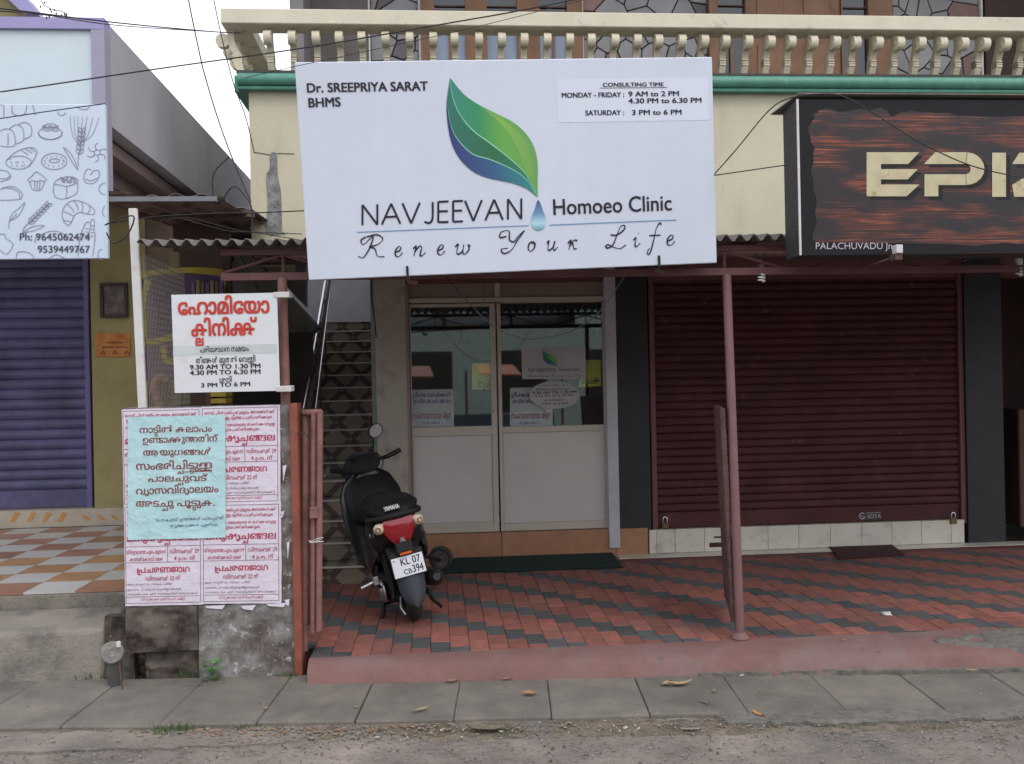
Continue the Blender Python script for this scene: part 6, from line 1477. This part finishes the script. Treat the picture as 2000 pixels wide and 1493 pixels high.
# stones under the laterite block
rr = random.Random(12); spots = [(255, 1312), (268, 1316), (283, 1315), (300, 1312), (318, 1315), (330, 1318), (342, 1314), (356, 1310), (368, 1306), (372, 1316), (390, 1320), (246, 1296), (275, 1298)]
stl = M('grey_rubble_stone', (.19, .165, .14), .9, var=.25, scale=14, bump=.4, rnd=.2)
for i, (px, py) in enumerate(spots):
    a, b = G(px, py, .02); p0 = FR @ Vector((a, b, .02)); bm = bmesh.new(); s_ = rr.uniform(.018, .036)
    bmesh.ops.create_icosphere(bm, subdivisions=2, radius=s_)
    off = Vector((i*3.1, 0, 0))
    for v in bm.verts: v.co = Vector((v.co.x*1.2, v.co.y, v.co.z*.8))*(1+.45*noise.noise(v.co*28+off))
    me = bpy.data.meshes.new('stone'); bm.to_mesh(me); bm.free(); me.materials.append(stl); o = bpy.data.objects.new('stone', me); COL.objects.link(o); o.location = p0+Vector((0, 0, s_*.4)); o.rotation_euler = (rr.random(), rr.random(), rr.random()*3)
    props(o, 'small grey rubble stone lying at the foot of the eroded laterite wall', 'stone', 'rubble stones under the poster wall')
# water valve lid
a, b = G(222, 1312, .0); lid = Thing('water_valve', 'round grey meter lid on a short dark pipe left of the poster wall', 'water meter', (a, -2.55, 0))
lx, lz = P(219, 1275, -2.58)
lid.part('lid', MB().lathe([(0, .012), (.015, .010), (.018, .014), (.035, .012), (.052, .010), (.058, 0), (.05, -.010), (0, -.010)], 24, Matrix.Translation((lx, -2.58, lz)) @ Matrix.Rotation(R(80), 4, 'X') @ Matrix.Rotation(R(12), 4, 'Y')), M('worn_grey_iron', (.22, .21, .19), .7, var=.3, scale=40), smooth=True)
lid.part('hinge', MB().lathe([(0, .02), (.012, .015), (.012, -.01), (0, -.01)], 10, Matrix.Translation((lx+.04, -2.6, lz+.045))), whitep)
lid.part('pipe', MB().lathe([(.036, -.02), (.036, lz-.03), (.03, lz-.0)], 18, Matrix.Translation((lx+.0, -2.54, 0))), darkedge, smooth=True)
lid.part('rod', MB().tube([(lx+.04, -2.6, lz-.04), (lx+.07, -2.63, .02)], .004, 6), rustm)
# weeds
lg = M('fresh_green_leaf', (.08, .19, .045), .6, var=.3, scale=30, bump=0, rnd=.2)
a, b = G(432, 1318, .02)
wd_ = Thing('weed', 'small green broad-leaved weed growing at the foot of the plastered wall', 'plant', (a, SB-.05, .02))
wd_.part('stem', MB().tube([(a, SB-.05, .0), (a+.005, SB-.055, .07), (a, SB-.06, .13)], .003, 6), lg)
rr = random.Random(3)
for i in range(13):
    h = .02+.011*i; an = i*2.4; L = .065 if i > 4 else .045; c_ = Vector((a, SB-.057, h)); u = Vector((math.cos(an), math.sin(an)*.8, .25)).normalized(); v = Vector((-u.y, u.x, 0)).normalized()
    wd_.part('leaf', MB().add([c_, c_+u*L*.45+v*L*.34, c_+u*L*.8+v*L*.2, c_+u*L, c_+u*L*.8-v*L*.2, c_+u*L*.45-v*L*.34], [(0, 1, 2, 3, 4, 5)]), lg)
def tuft(px, py, label, n=60, rad=.05, h=.05):
    a, b = G(px, py, .03); mb = MB(); rr = random.Random(px)
    for i in range(n):
        x = a+rr.gauss(0, rad); y = b+rr.gauss(0, rad*.35); hh = h*rr.uniform(.4, 1.1); dx = rr.uniform(-.03, .03); dy = rr.uniform(-.03, .01); w_ = .0018
        mb.add([(x-w_, y, .02), (x+w_, y, .02), (x+dx*.4+w_*.8, y+dy*.4, .03+hh*.6), (x+dx*.4-w_*.8, y+dy*.4, .03+hh*.6), (x+dx, y+dy, .03+hh)], [(0, 1, 2, 3), (3, 2, 4)])
    o = single('grass_tuft', mb, M('weed_grass', (.075, .12, .04), .7, var=.3, scale=20, bump=0), (a, b, 0), label, 'grass'); return o
tuft(560, 1328, 'green grass tuft at the left corner of the red curb', 160, .035, .04)
tuft(175, 1330, 'grass tuft at the foot of the cement step on the left', 130, .04, .06)
tuft(365, 1328, 'thin grass growing out of the slab joint below the posters', 60, .02, .06)
tuft(335, 1432, 'small grass tuft among litter at the slab edge on the road', 110, .05, .05)
tuft(478, 1425, 'sparse grass at the slab edge right of the litter', 50, .04, .03)
# scattered litter and grit
def scatter(name, n, boxf, sizes, mats, seed):
    rr = random.Random(seed)
    for mi, mt in enumerate(mats):
        mb = MB()
        for i in range(n//len(mats)):
            x, y, z = boxf(rr); s_ = rr.uniform(*sizes)*rr.choice((.5, .7, 1)); an = rr.uniform(0, 6.28); el = rr.uniform(.4, 1)
            c_, q_ = math.cos(an), math.sin(an); pts = []
            for k in range(5):
                t = k*1.2566+rr.uniform(-.3, .3); u, v = s_*math.cos(t), s_*el*.7*math.sin(t); pts.append((x+u*c_-v*q_, y+u*q_+v*c_, z+rr.uniform(0, s_*.5)))
            k0 = len(mb.v); mb.v += pts+[(x, y, z+s_*.35)]; mb.f += [(k0+j, k0+(j+1) % 5, k0+5) for j in range(5)]
        props(mb.build(name, mt), kind='stuff')
g1 = M('grit_grey', (.22, .20, .18), .95, bump=0); g2 = M('grit_tan', (.24, .17, .10), .95, bump=0); g3 = M('grit_dark', (.06, .05, .045), .95, bump=0); g4 = M('grit_pale', (.42, .38, .32), .95, bump=0)
scatter('road_grit', 9000, lambda r: (lambda y: (r.uniform(-3, 3.4), y, RZ(y)+.002))(4.31-abs(r.gauss(0, .40))), (.003, .011), (g1, g3, g2, g1), 1)
scatter('pale_grit', 500, lambda r: (lambda y: (r.uniform(-3, 3.4), y, RZ(y)+.004))(4.31-abs(r.gauss(0, .3))), (.002, .006), (g4, g4), 2)
scatter('leaf_litter', 650, lambda r: (r.gauss(-1.0, .45), 4.29-abs(r.gauss(0, .10)), .040), (.006, .017), (g2, M('litter_orange', (.24, .14, .08), .9, bump=0), g1), 3)
scatter('leaf_litter', 420, lambda r: (r.uniform(-.9, 3.2), 4.29-abs(r.gauss(0, .10)), .040), (.006, .015), (g2, g4, g1), 6)
scatter('joint_debris', 420, lambda r: (r.uniform(-2.6, 3.0), 4.905+r.gauss(0, .02), .053), (.003, .010), (g2, g3, g1), 4)
scatter('slab_debris', 420, lambda r: (r.uniform(-2.8, 3.0), r.uniform(4.34, 4.9), .053), (.002, .007), (g2, g4, g3), 5)
scatter('wall_foot_debris', 420, lambda r: (r.uniform(-2.7, -1.2), 4.985-abs(r.gauss(0, .03)), .03), (.005, .016), (g2, g3, g1, g4), 8)
# ================================================================== ACROSS THE STREET (behind the camera, seen only mirrored in the glass)
opp = bpy.data.objects.new('stall', None); COL.objects.link(opp); opp.matrix_world = Matrix.Translation((0, -4.6, 0)); props(opp, 'orange tarpaulin stall across the street mirrored in the clinic glass', 'stall')
def op(n_, mb, mt): return mb.build(n_, mt, opp)
def tarp(x0, x1, z0, z1): return MB().add([(x0, 0, z0), (x1, 0, z0-.04), (x1, -1.2, z1), (x0, -1.2, z1), (x0, 0, z0-.03), (x1, 0, z0-.07), (x1, -1.2, z1-.03), (x0, -1.2, z1-.03)], [(0, 1, 2, 3), (4, 7, 6, 5), (0, 4, 5, 1), (1, 5, 6, 2), (2, 6, 7, 3), (3, 7, 4, 0)])
op('tarpaulin', tarp(-3.6, -1.6, 1.9, 2.12), ob); op('tarpaulin', tarp(-.9, .3, 1.8, 2.0), M('faded_red_tarpaulin', (.30, .12, .09), .7)); op('tarpaulin', tarp(1.3, 2.2, 1.8, 2.0), ob)
for x in (-3.3, -1, 1, 3.1): op('pole', MB().tube([(x, -.1, 0), (x, -.1, 1.87)], .03, 8), rustm)
op('counter', MB().box(-3.2, 3, -1.2, -.5, 0, .9), M('stall_cloth', (.07, .08, .11), .8))
ob2 = bpy.data.objects.new('far_building', None); COL.objects.link(ob2); ob2.matrix_world = Matrix.Translation((0, -14, 0)); props(ob2, 'grey-green building across the street mirrored in the clinic glass', 'building')
MB().box(-14, 14, -3, 0, 0, 4.6).build('wall', M('opposite_wall', (.36, .41, .38), .9), ob2)
MB().box(-14.4, 14.4, -3.3, .5, 4.6, 4.8).build('roof', roofm, ob2)
for i in range(8): MB().box(-12+i*3, -10.4+i*3, -.05, .03, .3, 2.6).build('door', darkin, ob2)
